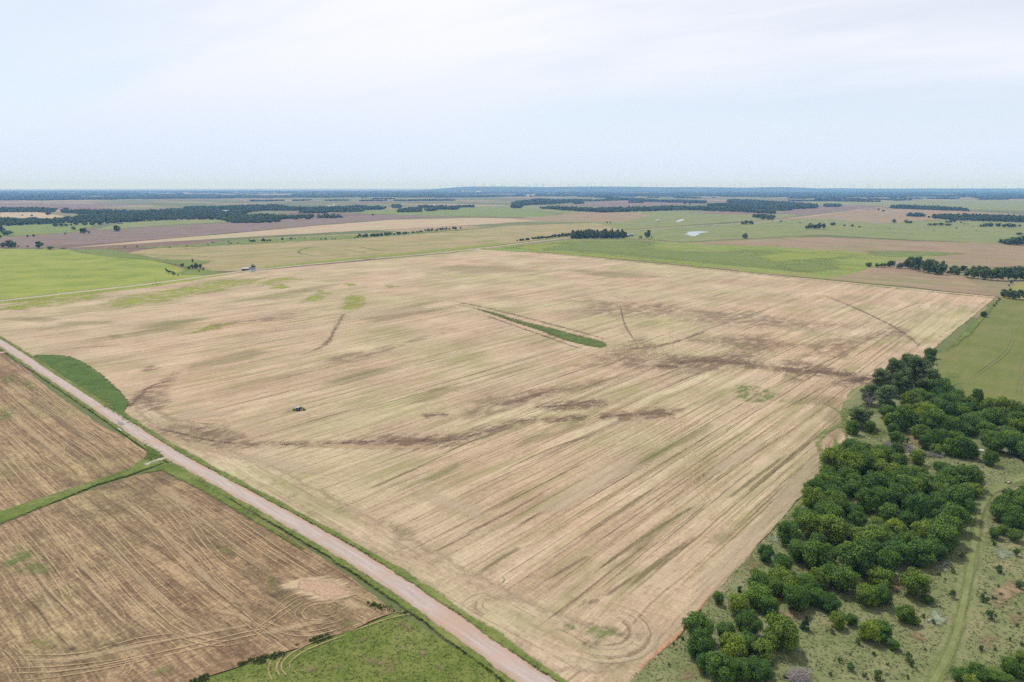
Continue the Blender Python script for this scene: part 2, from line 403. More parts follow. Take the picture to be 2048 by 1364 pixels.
def grass_mat(name, cols, s=1.0, alpha=False, ra=(0.3, 0.6), asc=1.5, ang=None, bump=0.5):
    m, g = M(name); p = g.pos()
    n1 = g.noise(p, 1/(22*s), 4, 0.6); n2 = g.noise(p, 1/(1.5*s), 4, 0.7); n3 = g.noise(p, 1/(5.5*s), 3, 0.6)
    if ang is not None:
        u, v = g.frame(ang); n3 = g.noise(g.comb(g.m('MULTIPLY', u, 1/(2.5*s)), g.m('MULTIPLY', v, 1/(30*s)), 4.0), 1, 3, 0.6)
    t = g.m('ADD', g.m('ADD', g.m('MULTIPLY', n1, 0.8), g.m('MULTIPLY', n2, 0.5)), g.m('MULTIPLY', n3, 0.4))
    t = g.m('SUBTRACT', t, 0.35)
    k = len(cols)
    c = g.ramp(t, [(0.22 + 0.56*i/(k-1), kk(cols[i])) for i in range(k)])
    g.out(c, 0.95, 0.1, alpha=alpha_noise(g, ra, asc) if alpha else None, normal=g.bump(n2, bump, 0.4*s))
    return m
M_verge = grass_mat('verge_grass', [(0.07, 0.11, 0.022), (0.135, 0.18, 0.04), (0.22, 0.245, 0.075)], 0.6, True, asc=1.2)
M_verge_b = grass_mat('verge_bright', [(0.095, 0.14, 0.028), (0.155, 0.195, 0.048), (0.26, 0.26, 0.095)], 0.6, True, asc=1.5)
M_lush = grass_mat('lush_grass', [(0.055, 0.095, 0.02), (0.085, 0.14, 0.03), (0.13, 0.185, 0.05)], 0.8, True, asc=0.8)
M_island = grass_mat('waterway_grass', [(0.06, 0.095, 0.022), (0.10, 0.145, 0.034), (0.17, 0.19, 0.06)], 0.8, True, ra=(0.35, 0.7), asc=1.6)
M_meadow = grass_mat('meadow', [(0.08, 0.12, 0.022), (0.125, 0.17, 0.034), (0.18, 0.205, 0.055), (0.24, 0.22, 0.1)], 0.9)
M_pasture = grass_mat('rough_pasture', [(0.11, 0.14, 0.05), (0.17, 0.20, 0.08), (0.22, 0.23, 0.11), (0.30, 0.26, 0.15)], 0.8)
M_mown = grass_mat('mown_track', [(0.15, 0.18, 0.07), (0.20, 0.225, 0.092), (0.265, 0.275, 0.13)], 0.5, True, asc=0.7)
M_silver = grass_mat('silvery_weeds', [(0.16, 0.20, 0.11), (0.27, 0.31, 0.21), (0.40, 0.42, 0.34)], 0.4, True, asc=1.2)
M_bare = grass_mat('thin_brown_grass', [(0.20, 0.145, 0.075), (0.28, 0.21, 0.12), (0.36, 0.265, 0.165)], 0.6, True, asc=2.5)
M_rfield = grass_mat('young_crop', [(0.12, 0.15, 0.032), (0.16, 0.18, 0.05), (0.225, 0.20, 0.08)], 1.6, ang=B_ANG, bump=0.15)

m, g = M('gravel_road'); M_road = m
p = g.pos(); ac = g.attr('across')
n1 = g.noise(p, 1/6.0, 4, 0.6); n2 = g.noise(p, 1/0.6, 3, 0.7)
u, v = g.frame(A_ANG); st = g.noise(g.comb(g.m('MULTIPLY', u, 1.6), g.m('MULTIPLY', v, 1/14.0), 0.7), 1, 4, 0.6)
t = g.m('ADD', g.m('MULTIPLY', st, 0.6), g.m('MULTIPLY', n2, 0.35))
c = g.ramp(t, [(0.25, (0.20, 0.162, 0.143)), (0.5, (0.29, 0.243, 0.22)), (0.72, (0.37, 0.32, 0.295))])
rut = g.m('SUBTRACT', 1.0, g.sm(g.m('ABSOLUTE', g.m('SUBTRACT', g.m('ABSOLUTE', ac), 0.3)), 0.0, 0.22))
c = g.mix(g.m('MULTIPLY', rut, g.m('MULTIPLY', g.sm(n1, 0.3, 0.7), 0.5)), c, (0.36, 0.315, 0.30))
edge = g.m('MULTIPLY', g.sm(g.m('ABSOLUTE', ac), 0.42, 0.9), g.sm(n1, 0.25, 0.6))
c = g.mix(edge, c, (0.275, 0.2, 0.152))
c = g.mix(g.m('MULTIPLY', g.sm(g.noise(p, 1/25.0, 3), 0.52, 0.68), 0.6), c, (0.29, 0.2, 0.148))
c = g.mix(g.m('MULTIPLY', g.sm(st, 0.62, 0.75), 0.4), c, (0.15, 0.125, 0.118))
g.out(c, 0.95, 0.1, normal=g.bump(n2, 0.3, 0.1))

def plain(name, c, rough=0.7, metal=0.0, spec=0.3, var=0.15):
    m, g = M(name)
    n = g.noise(g.pos(), 1.3, 3, 0.6)
    cc = g.mix(n, tuple(x*(1-var) for x in c), tuple(min(1, x*(1+var)) for x in c))
    g.out(cc, rough, spec, metal=metal)
    return m
M_white = plain('white_paint', (0.62, 0.62, 0.61), 0.5)
M_sheetm = plain('galvanised_roof', (0.27, 0.285, 0.30), 0.6, 0.1)
M_greyroof = plain('grey_roof', (0.20, 0.21, 0.23), 0.6)
M_darkroof = plain('dark_shingles', (0.075, 0.075, 0.085), 0.9)
M_bluemetal = plain('blue_grey_metal', (0.075, 0.10, 0.15), 0.6)
M_glass = plain('dark_glass', (0.02, 0.025, 0.03), 0.1, 0, 0.6)
M_timber = plain('dark_timber', (0.09, 0.07, 0.055), 0.9)
M_brick = plain('red_brick', (0.33, 0.14, 0.10), 0.9)
M_conc = plain('concrete', (0.5, 0.49, 0.46), 0.9)
M_dark = plain('dark_rubber', (0.035, 0.032, 0.03), 0.8)
M_greytop = plain('grey_weathered_lid', (0.23, 0.20, 0.18), 0.9)
M_turq = plain('turquoise_panel', (0.2, 0.42, 0.42), 0.6)
M_turbine = plain('turbine_white', (0.52, 0.54, 0.57), 0.5, var=0.02)
M_bark = plain('bark', (0.16, 0.125, 0.095), 0.95)
M_deadwood = plain('dead_wood', (0.20, 0.18, 0.17), 0.95)

m, g = M('pond_water'); M_water = m
n = g.noise(g.pos(), 0.8, 3)
g.out((0.10, 0.115, 0.11), 0.10, 0.6, normal=g.bump(n, 0.03, 0.1))

def leaf_mat(name, a, b, c):
    m, g = M(name)
    oi = g.n.new('ShaderNodeObjectInfo').outputs['Random']
    t = g.attr('tint')
    col = g.mix(oi, a, b)
    hs = g.mix(g.m('MULTIPLY', g.sm(g.m('FRACT', g.m('MULTIPLY', oi, 7.31)), 0.62, 1.0), 0.75), col, c)
    hs = g.mix(1.0, hs, g.ramp(t, [(0.0, (0.62, 0.62, 0.66)), (0.5, (1, 1, 1)), (1.0, (1.40, 1.35, 1.1))]), 'MULTIPLY')
    g.out(hs, 0.7, 0.12, transl=0.16)
    return m
M_leaf = leaf_mat('tree_leaves', (0.056, 0.116, 0.024), (0.098, 0.165, 0.030), (0.165, 0.225, 0.028))
M_leaf_cw = leaf_mat('cottonwood_leaves', (0.098, 0.145, 0.054), (0.116, 0.163, 0.06), (0.12, 0.168, 0.058))
M_leaf_sh = leaf_mat('shrub_leaves', (0.06, 0.115, 0.035), (0.09, 0.15, 0.045), (0.11, 0.17, 0.05))
M_leaf_ced = leaf_mat('cedar_leaves', (0.042, 0.078, 0.036), (0.055, 0.09, 0.038), (0.06, 0.095, 0.038))
M_leaf_far = leaf_mat('far_leaves', (0.085, 0.135, 0.048), (0.12, 0.175, 0.058), (0.13, 0.185, 0.06))

# ------------------------------------------------------------------ the far country
# the wide plain: section-sized parcels of pasture, stubble and ploughed land
m, g = M('plain_patchwork'); M_plain = m
u, v = g.frame(B_ANG); p = g.pos()
def cellrand(su, sv, ou, ov):
    n = g.n.new('ShaderNodeTexWhiteNoise'); n.noise_dimensions = '2D'
    g.l.new(g.comb(g.m('FLOOR', g.m('ADD', g.m('MULTIPLY', u, 1/su), ou)), g.m('FLOOR', g.m('ADD', g.m('MULTIPLY', v, 1/sv), ov))), n.inputs['Vector'])
    return n.outputs['Value']
r1 = cellrand(805, 402, 0.3, 0.1); r2 = cellrand(402, 805, 0.7, 0.45)
pick = g.m('FRACT', g.m('ADD', r1, g.m('MULTIPLY', r2, 0.35)))
c = g.ramp(pick, [(0.0, (0.14, 0.165, 0.065)), (0.30, (0.175, 0.185, 0.08)), (0.5, (0.26, 0.225, 0.125)), (0.62, (0.20, 0.20, 0.085)), (0.80, (0.20, 0.135, 0.10)), (0.9, (0.34, 0.26, 0.165)), (1.0, (0.15, 0.18, 0.065))])
g.n[-1].color_ramp.interpolation = 'CONSTANT'
n = g.noise(p, 1/120.0, 5, 0.65); n2 = g.noise(p, 1/14.0, 4, 0.65)
c = g.mix(1.0, c, g.ramp(g.m('ADD', g.m('MULTIPLY', n, 0.6), g.m('MULTIPLY', n2, 0.4)), [(0.3, (0.44, 0.47, 0.46)), (0.7, (0.78, 0.75, 0.74))]), 'MULTIPLY')
c = g.mix(g.m('MULTIPLY', g.sm(g.noise(p, 1/260.0, 4, 0.6), 0.56, 0.66), 0.5), c, (0.08, 0.098, 0.038))
g.out(c, 0.95, 0.1)
a = np.linspace(0, 2*math.pi, 96, endpoint=False); RAD = 52000.0
rings = [0.0, 600, 2000, 6000, 20000, RAD]
V = [(0, 0, 0)]; Fc = []
for r in rings[1:]: V += [(r*math.cos(t), r*math.sin(t), 0) for t in a]
for j in range(96): Fc.append((0, 1 + j, 1 + (j+1) % 96))
for k in range(len(rings) - 2):
    for j in range(96):
        b0 = 1 + k*96; Fc.append((b0 + j, b0 + 96 + j, b0 + 96 + (j+1) % 96, b0 + (j+1) % 96))
obj('ground', mesh_from('ground', V, Fc, M_plain), kind='structure')

# a low wooded rise on the horizon that carries the wind farm
def rise(name, x0, x1, depth, hgt, z0=0.0, seed=1):
    rg = np.random.default_rng(seed); n = 80
    X = np.linspace(x0, x1, n); prof = np.zeros(n)
    for k in range(1, 9): prof += np.sin(np.linspace(0, math.pi*2*k, n) + rg.random()*6) / (k*3.5)
    t = np.linspace(0, 1, n); env = np.minimum(1, np.minimum(t, 1-t)*5); env = env*env*(3-2*env)
    Y = np.linspace(-1, 1, 13)
    V, Fc = [], []
    for i in range(n):
        for y in Y:
            V.append((X[i], depth + y*3500, z0 - 3 + (hgt*(0.8 + 0.25*prof[i])*env[i] + 3) * (math.cos(y*math.pi/2)**1.5)))
    k = len(Y)
    for i in range(n-1):
        for j in range(k-1): Fc.append((i*k+j, (i+1)*k+j, (i+1)*k+j+1, i*k+j+1))
    return obj(name, mesh_from(name, V, Fc, M_rise, True), kind='structure')
m, g = M('wooded_rise'); M_rise = m
p = g.pos(); n = g.noise(g.comb(g.dot(p, (1/500.0, 0, 0)), g.dot(p, (0, 1/900.0, 0)), 0.0), 1, 5, 0.6)
g.out(g.ramp(n, [(0.42, (0.03, 0.05, 0.022)), (0.58, (0.045, 0.065, 0.028)), (0.68, (0.10, 0.10, 0.05))]), 0.95, 0.1)
rise('hill', -3600, 10500, 20500, 158, seed=3)
rise('hill', 5500, 22000, 21500, 92, seed=5)

# parcels between the far road and the woods (photo outlines turned into ground outlines)
def fm(name, d, mdl, l, ang=B_ANG, fine=2.2, **k):
    return field_mat(name, ang, d, mdl, l, bump=0.0, fine=fine, **k)
F_limef = grass_mat('lime_pasture', [(0.13, 0.185, 0.03), (0.20, 0.255, 0.042), (0.285, 0.32, 0.062), (0.28, 0.27, 0.09)], 2.6, ang=20.0, bump=0)
F_tangr = fm('tan_green_stubble', (0.24, 0.205, 0.09), (0.33, 0.275, 0.14), (0.42, 0.345, 0.2), green=(0.21, 0.225, 0.075), green_lo=0.47, green_amt=0.7, swath=30.0)
F_pale = fm('pale_stubble', (0.33, 0.255, 0.165), (0.42, 0.335, 0.225), (0.50, 0.405, 0.28), swath=40.0, contrast=0.7)
F_plum = fm('plum_plough', (0.15, 0.112, 0.095), (0.20, 0.15, 0.126), (0.28, 0.215, 0.178), swath=40.0, contrast=0.9)
F_green = grass_mat('far_green', [(0.13, 0.185, 0.05), (0.18, 0.23, 0.065), (0.22, 0.255, 0.085)], 4.0, bump=0)
F_past = grass_mat('far_pasture', [(0.135, 0.185, 0.055), (0.18, 0.22, 0.072), (0.225, 0.24, 0.095), (0.27, 0.24, 0.12)], 4.0, bump=0)
F_brown = fm('tan_brown_plough', (0.21, 0.15, 0.095), (0.285, 0.21, 0.135), (0.37, 0.28, 0.185), green=(0.20, 0.225, 0.065), green_lo=0.5, green_amt=0.6, swath=24.0, ang=A_ANG)
F_mid = fm('mid_tan', (0.26, 0.205, 0.12), (0.33, 0.265, 0.165), (0.40, 0.325, 0.21), green=(0.2, 0.21, 0.09), green_lo=0.5, green_amt=0.5)
FZ = [0.0]
def far(name, px, mat, jit=3.0, step=40):
    FZ[0] += 0.006
    return sheet(name, gp(px), mat, 0.31 + FZ[0], jitter=jit, step=step)
far('pasture', [(-300, 640), (-300, 495), (0, 498), (130, 499), (240, 503), (330, 527), (420, 545), (470, 548), (300, 575), (0, 608)], F_limef)
far('stubble_field', [(480, 543), (420, 541), (330, 522), (250, 506), (330, 494), (530, 476), (700, 469), (900, 459), (1020, 452), (1180, 446), (1300, 449), (1290, 456), (1150, 470), (900, 505), (700, 522)], F_tangr)
far('stubble_field', [(130, 497), (330, 484), (500, 474), (680, 464), (880, 454), (1000, 447), (1105, 441), (1060, 437), (950, 436), (780, 440), (650, 450), (500, 464), (250, 485)], F_pale)
far('ploughed_field', [(-60, 494), (20, 474), (190, 462), (330, 452), (530, 441), (700, 432), (830, 428), (905, 432), (780, 439), (650, 449), (500, 463), (250, 484), (60, 497)], F_plum)
far('meadow', [(-60, 470), (0, 449), (110, 446), (180, 441), (240, 441), (180, 454), (140, 465), (20, 473)], F_green)
far('pasture', [(190, 461), (240, 445), (330, 442), (470, 438), (520, 441), (330, 451)], F_past)
far('stubble_field', [(0, 436), (0, 424), (70, 424), (130, 433), (100, 437)], F_pale)
far('ploughed_field', [(-40, 415), (-40, 406.5), (160, 407), (310, 409), (220, 414)], F_plum)
far('meadow', [(900, 432), (740, 428), (690, 424), (800, 418), (980, 412), (1000, 414), (1120, 428), (1080, 436)], F_green)
far('pasture', [(1000, 446), (1105, 440), (1130, 428), (1000, 414), (1030, 409), (1160, 418), (1440, 424), (1590, 427), (1610, 430), (1560, 437), (1250, 460), (1180, 445)], F_past)
far('ploughed_field', [(1020, 438), (1080, 433), (1180, 424), (1280, 426), (1300, 432), (1240, 444), (1120, 444)], F_brown)
far('ploughed_field', [(1360, 426), (1470, 421.5), (1560, 424), (1585, 428), (1470, 429.5)], F_plum)
far('ploughed_field', [(1120, 411), (1180, 405), (1230, 402), (1400, 404), (1380, 409), (1210, 413)], F_plum)
far('pasture', [(1250, 464), (1560, 441), (1650, 434), (1800, 441), (2200, 448), (2200, 492), (2000, 488), (1820, 480), (1640, 470), (1480, 478), (1360, 484), (1280, 478), (1140, 481), (1150, 474)], F_past)
far('ploughed_field', [(1555, 438), (1720, 420), (1800, 417), (1960, 424), (2060, 431), (1900, 438), (1760, 447), (1640, 437)], F_brown)
far('ploughed_field', [(1565, 426), (1570, 418), (1640, 411), (1780, 411), (1790, 414), (1700, 421), (1600, 431)], F_plum)
far('pasture', [(1780, 412), (1640, 409), (1600, 402), (2300, 399), (2300, 425), (2000, 421)], F_past)
far('crop_field', [(960, 497), (1145, 481), (1290, 480), (1370, 487), (1480, 481), (1640, 474), (1820, 482), (2200, 494), (2300, 540), (2048, 532), (1900, 540), (1990, 592), (1560, 550), (1130, 508)], F_brown)
F_band = fm('green_band', (0.13, 0.185, 0.04), (0.20, 0.255, 0.052), (0.28, 0.305, 0.08), ang=A_ANG, green=(0.30, 0.225, 0.14), green_lo=0.51, green_amt=0.75, swath=20.0)
far('crop_field', [(962, 498), (1145, 481.5), (1290, 480.5), (1340, 486), (1420, 488), (1500, 492), (1600, 497), (1760, 507), (1860, 512), (1760, 530), (1700, 548), (1660, 558), (1560, 549), (1130, 507.5)], F_band, 10, 40)
# green growth in that field
FGz = 0.50
for nm, px, mt in [
    ('green_patch', [(960, 499), (1010, 490), (1140, 480), (1290, 479), (1350, 485), (1340, 494), (1400, 500), (1470, 494), (1560, 500), (1700, 506), (1740, 516), (1700, 545), (1620, 552), (1450, 538), (1300, 522), (1130, 508), (1020, 502)], M_fargreen),
    ('green_patch', [(1020, 494), (1120, 486), (1150, 490), (1100, 500), (1180, 505), (1300, 518), (1450, 534), (1400, 534), (1250, 522), (1100, 508)], M_farlime),
    ('green_patch', [(1480, 512), (1560, 502), (1700, 506), (1760, 512), (1680, 520), (1560, 528)], M_farlime),
    ('green_patch', [(1540, 530), (1640, 526), (1700, 538), (1660, 546), (1580, 544)], M_fargreen),
    ('green_patch', [(1720, 500), (1850, 502), (1960, 508), (1860, 516), (1740, 514)], M_fargreen)]:
    FGz += 0.006
    patch(nm, gp(px), mt, FGz, 12.0, 45.0, smooth_step=40, kind='structure', strength=1.0, soft=0.9)
for nm, px, mt in [
    ('green_swale', [(130, 500), (230, 498), (330, 515), (440, 522), (400, 534), (470, 545), (420, 553), (340, 552), (350, 535), (260, 520), (180, 512)], M_fargreen),
    ('green_swale', [(160, 498), (330, 490), (530, 476), (780, 466), (1000, 452), (1010, 455), (800, 473), (560, 487), (330, 498)], M_fargreen),
    ('green_swale', [(520, 535), (700, 515), (900, 496), (1000, 486), (1020, 489), (900, 502), (700, 522), (530, 541)], M_farlime)]:
    FGz += 0.006
    patch(nm, gp(px), mt, FGz, 7.0, 16.0, smooth_step=30, kind='structure', strength=1.0, soft=0.9)
ribbons('grass_line', [(spline(gp(px), 12), w) for px, w in [
    ([(630, 493), (602, 500), (598, 506), (610, 509), (640, 512)], 9), ([(685, 499), (720, 504), (735, 507)], 7), ([(715, 493), (735, 497), (760, 501), (790, 502)], 9), ([(340, 502), (470, 488), (560, 486)], 8), ([(430, 515), (380, 512), (300, 510), (240, 508)], 9)]], M_grassdec, FGz + 0.06, kind='structure')

# ------------------------------------------------------------------ the near fields
MAIN = gp([(1250, 1420), (1100, 1420), (1062, 1364), (700, 1115), (340, 915), (120, 765), (0, 690)])
main_poly = gp([(1066, 1364), (704, 1115), (344, 915), (122, 765), (0, 690), (-200, 592), (-190, 620), (0, 606), (300, 570), (500, 543), (900, 507), (960, 498), (1130, 509), (1560, 552), (1992, 594), (1850, 712), (1640, 950), (1500, 1110), (1370, 1260), (1240, 1395)])
# close the sheet through the road's far end and the near corner
rd = np.array([math.cos(R(A_ANG)), math.sin(R(A_ANG))]); bd = np.array([math.cos(R(B_ANG)), math.sin(R(B_ANG))])
main_poly = np.array([main_poly[0] - rd*40, main_poly[1], main_poly[2], main_poly[3], main_poly[4], main_poly[4] + rd*130, *main_poly[7:]])
stub = sheet('stubble_field', main_poly, M_stub, 3.0*0 + 0.30, jitter=0.25, step=6)
Z0 = 0.34
zc = [Z0]
def nz(d=0.002):
    zc[0] += d
    return zc[0]

# headland along the road, cut parallel to it
roadA = spline(gp([(1230, 1480), (1062, 1364), (880, 1238), (700, 1117), (520, 1014), (340, 913), (220, 832), (120, 765), (60, 726), (0, 690), (-300, 520)]), 6)
# straighten: project on a line in pieces so the ground line has only a slight wander
def along(P, i0, i1): return P[i0:i1]
hl = gp([(1080, 1364), (720, 1120), (360, 918), (300, 868), (420, 880), (560, 925), (700, 1000), (860, 1085), (1010, 1165), (1150, 1225), (1300, 1262), (1330, 1300), (1240, 1364)])
patch('headland', hl, M_head, nz(), 2.0, 7.0, stub, soft=0)
patch('headland', gp([(250, 800), (300, 790), (350, 830), (470, 850), (430, 880), (330, 870), (280, 850)]), M_head, nz(), 2.0, 8.0, stub, smooth_step=6, soft=0)
patch('headland', gp([(1860, 700), (1985, 600), (1965, 600), (1700, 800), (1500, 1040), (1340, 1240), (1360, 1255), (1520, 1085), (1660, 920), (1690, 880), (1650, 830), (1720, 790)]), field_mat('edge_stubble', 50.5, STRAW_D, (0.43, 0.315, 0.2), STRAW_L, alpha=True, green=OLIVE, green_lo=0.48, green_amt=0.5, ascale=6.0), nz(), 2.5, 8.0, stub, soft=0)

# swaths: explicit darker windrow lines between combine passes
def swl(px, w, step=4): return (spline(gp(px), step), w)
ol, br = [], []
for px, w in [([(680, 832), (900, 772), (1128, 709)], 2.2), ([(880, 913), (940, 885), (1010, 862)], 3.2), ([(720, 988), (860, 925), (905, 903)], 3.0), ([(990, 950), (1110, 895), (1200, 868)], 3.0),
              ([(1180, 1152), (1290, 1075), (1400, 1005)], 3.6), ([(1250, 1180), (1330, 1118), (1400, 1070)], 4.0), ([(1400, 985), (1500, 915), (1600, 850)], 3.5), ([(1440, 1010), (1540, 935), (1580, 905)], 3.0),
              ([(870, 700), (960, 675), (1040, 655)], 1.6), ([(340, 790), (560, 742), (700, 705)], 2.2), ([(520, 800), (640, 772), (780, 735)], 1.8), ([(600, 850), (720, 815)], 2.0),
              ([(1150, 1085), (1260, 1010), (1330, 965)], 2.6), ([(1030, 1055), (1130, 1000)], 2.4), ([(940, 1160), (1000, 1120), (1050, 1090)], 3.2), ([(700, 640), (900, 600)], 2.0), ([(420, 770), (560, 735)], 1.6), ([(1480, 1000), (1600, 900), (1650, 860)], 3.0)]:
    ol.append(swl(px, w*0.8))
for px, w in [([(800, 790), (960, 745), (1090, 705)], 1.8), ([(905, 1080), (1010, 1030), (1120, 965)], 2.6), ([(860, 1110), (960, 1060)], 2.2), ([(1080, 1170), (1180, 1110)], 2.6), ([(1130, 820), (1300, 760), (1460, 700)], 2.0), ([(1250, 800), (1420, 740), (1600, 670)], 2.0),
              ([(1450, 760), (1600, 690), (1750, 625)], 2.4), ([(1500, 800), (1700, 700), (1850, 620)], 2.4), ([(1350, 680), (1500, 630), (1620, 590)], 2.2), ([(1550, 830), (1700, 745)], 2.4), ([(1250, 640), (1400, 600), (1500, 575)], 2.4), ([(1100, 760), (1230, 720)], 2.0),
              ([(1080, 610), (1250, 575), (1350, 555)], 2.6), ([(1700, 660), (1850, 600)], 2.6), ([(300, 720), (480, 690), (600, 665)], 2.0), ([(1200, 1200), (1290, 1140)], 2.6), ([(560, 720), (700, 690), (840, 660)], 2.0), ([(1000, 800), (1130, 760)], 2.0)]:
    br.append(swl(px, w*0.75))
ribbons('weedy_swath', ol, M_olive, nz(), stub); ribbons('brown_swath', br, M_brown, nz(), stub)
# many thinner passes everywhere, each broken along its length
rg = np.random.default_rng(11); bb, oo = [], []
for k in range(420):
    px, py = rg.uniform(60, 1900), rg.uniform(545, 1180)
    q = ground(px, py)[0]
    if not inside(main_poly, q[None])[0]: continue
    L = rg.uniform(70, 260); n = int(L/4)
    t = np.linspace(-L/2, L/2, n); P = q + bd*t[:, None] + rd*(np.cumsum(rg.normal(0, 0.10, n)))[:, None]
    if not inside(main_poly, P).all(): continue
    (bb if rg.random() < 0.6 else oo).append((P, rg.uniform(0.6, 1.4)))
ribbons('brown_swath', bb, M_brown2, nz(), stub); ribbons('weedy_swath', oo, M_olive2, nz(), stub)
pale = []
for k in range(260):
    px, py = rg.uniform(60, 1900), rg.uniform(560, 1180)
    q = ground(px, py)[0]; L = rg.uniform(60, 240); n = int(L/4)
    t = np.linspace(-L/2, L/2, n); P = q + bd*t[:, None] + rd*(np.cumsum(rg.normal(0, 0.10, n)))[:, None]
    if inside(main_poly, P).all(): pale.append((P, rg.uniform(0.7, 1.6)))
ribbons('pale_swath', pale, M_straw, nz(), stub)

# damp drainage line and muddy gathering places
dmp = [([(275, 862), (330, 862), (420, 882), (500, 890), (560, 890)], 5.0), ([(520, 890), (620, 889), (760, 886)], 3.5), ([(690, 884), (800, 884), (900, 882), (960, 872)], 6.5), ([(900, 880), (960, 868), (1050, 842), (1100, 838)], 5.0),
       ([(1060, 815), (1130, 812), (1200, 800)], 6.0), ([(1080, 840), (1140, 838), (1180, 834)], 5), ([(1190, 838), (1240, 832), (1270, 826)], 7), ([(1270, 832), (1320, 828), (1355, 830)], 8), ([(990, 815), (1060, 795), (1120, 775)], 4), ([(840, 835), (900, 828)], 4),
       ([(690, 625), (672, 655), (650, 690), (590, 715)], 2.2), ([(1310, 735), (1360, 733)], 6), ([(1330, 728), (1420, 722), (1500, 730), (1560, 738)], 9), ([(1540, 735), (1640, 745), (1720, 752)], 10), ([(1640, 588), (1700, 612), (1760, 640), (1800, 662), (1850, 700)], 2.2), ([(1690, 765), (1740, 755)], 12),
       ([(1240, 610), (1250, 650), (1275, 690)], 1.2), ([(255, 820), (300, 775), (345, 760)], 2), ([(275, 745), (320, 738)], 2), ([(140, 698), (250, 690)], 1.5), ([(1230, 700), (1330, 690), (1420, 660)], 2)]
ribbons('brown_stain', [swl(px, w*3.0) for px, w in dmp], M_damp, nz(), stub, dz=0.0004)
ribbons('damp_soil', [swl(px, w*0.75) for px, w in dmp], M_soil, nz(), stub, dz=0.0004)
for px in [ell(1270, 703, 85, 28, -12), ell(1430, 722, 170, 20, 4), ell(1620, 744, 140, 24, 3), ell(1320, 828, 60, 14, -5), ell(850, 882, 110, 12, -4), ell(1160, 812, 80, 14, -8), ell(310, 790, 70, 34, -25), ell(300, 737, 26, 7), ell(430, 866, 90, 16, 10), ell(1130, 838, 60, 12, -4), ell(1500, 690, 160, 24, 0), ell(1700, 765, 60, 14, -10)]:
    patch('brown_stain', px, M_damp, nz(), 2.0, 9.0, stub, smooth_step=5)
for px in [ell(1335, 733, 22, 4, 3), ell(870, 880, 50, 5, -4), ell(1725, 760, 26, 5, -6)]:
    patch('damp_soil', px, M_soil, nz(), 1.5, 9.0, stub, smooth_step=4)
# paler chaff and wheel marks across the muddy places
rg = np.random.default_rng(5); tr = []
for k in range(16):
    a0 = rg.uniform(0, 2*math.pi); c = ground(1275 + rg.normal(0, 18), 705 + rg.normal(0, 7))[0]
    P = np.array([c + np.array([math.cos(a0 + 0.25*math.sin(s)), math.sin(a0 + 0.25*math.sin(s))])*s*rg.uniform(18, 30) for s in np.linspace(-1.2, 1.2, 7)])
    P = spline(P, 3); tr += [(offset(P, 1.1), 0.7), (offset(P, -1.1), 0.7)]
for px in [[(1240, 612), (1236, 640), (1262, 690)], [(1340, 600), (1342, 680), (1345, 720)], [(1100, 825), (1090, 850), (1105, 838)], [(1365, 830), (1370, 900), (1385, 960), (1420, 1010), (1440, 1050)], [(1380, 850), (1400, 930), (1430, 1020)], [(1180, 850), (1190, 820), (1215, 800)], [(1230, 790), (1240, 750), (1290, 720)], [(1405, 750), (1410, 735), (1390, 720)]]:
    tr += wheel_pair(px)
ribbons('wheel_track', tr, M_straw, nz(), stub, dz=0.0003)
for px in [[(560, 888), (660, 893), (800, 896), (905, 893)], [(300, 868), (420, 900), (520, 925)], [(1080, 835), (1110, 836), (1095, 845)], [(380, 850), (440, 840), (460, 862)]]:
    ribbons('pale_swath', [swl(px, 6.0)], M_straw2, nz(), stub)

# bright volunteer growth
for px in [ell(632, 594, 38, 12, -15), ell(706, 607, 38, 20, -10), ell(425, 656, 48, 9, -8), ell(100, 604, 150, 15, -6), ell(350, 588, 170, 22, -9), ell(560, 574, 30, 6), ell(560, 562, 70, 7, -6), ell(700, 570, 20, 4), ell(782, 574, 18, 4), ell(20, 618, 60, 7, -5)]:
    patch('lime_patch', px, M_lime, nz(), 2.2, 9.0, stub, smooth_step=5, soft=1.0)
for px in [ell(1490, 784, 40, 22, -8), ell(1520, 795, 50, 14, -10), ell(1205, 1268, 50, 28, -12), ell(1145, 1258, 26, 6, 12)]:
    patch('green_patch', px, M_grassdec, nz(), 1.6, 7.0, stub, smooth_step=4, strength=0.62)
for px in [ell(230, 674, 20, 4), ell(590, 820, 46, 7, -12), ell(1440, 1080, 30, 22, -35), ell(870, 790, 90, 16, -15), ell(980, 800, 50, 13, -10), ell(1640, 805, 90, 20, 10), ell(1670, 850, 40, 36, 20), ell(1560, 1000, 120, 18, -45), ell(60, 640, 90, 8, 0), ell(780, 630, 140, 16, -8), ell(300, 660, 160, 14, -8), ell(450, 720, 140, 14, -10), ell(700, 760, 140, 16, -14), ell(1100, 870, 90, 14, -20), ell(1330, 900, 120, 14, -28), ell(1300, 1080, 120, 16, -36), ell(850, 960, 90, 12, -24), ell(800, 1060, 50, 16, 26), ell(1000, 1290, 70, 20, 28), ell(560, 590, 140, 10, -8), ell(1250, 550, 200, 8, 4), ell(960, 540, 200, 12, 0), ell(150, 650, 120, 8, -5)]:
    patch('green_patch', px, M_faint, nz(), 3.0, 9.0, stub, smooth_step=5)
for px in [ell(1500, 640, 240, 30, 6), ell(1250, 620, 160, 26, 0), ell(1700, 690, 130, 30, -10), ell(520, 640, 120, 10, -8), ell(1050, 800, 180, 24, -14), ell(760, 700, 150, 14, -12), ell(1350, 730, 240, 26, 2)]:
    patch('brown_patch', px, M_faintb, nz(), 3.5, 9.0, stub, smooth_step=6)
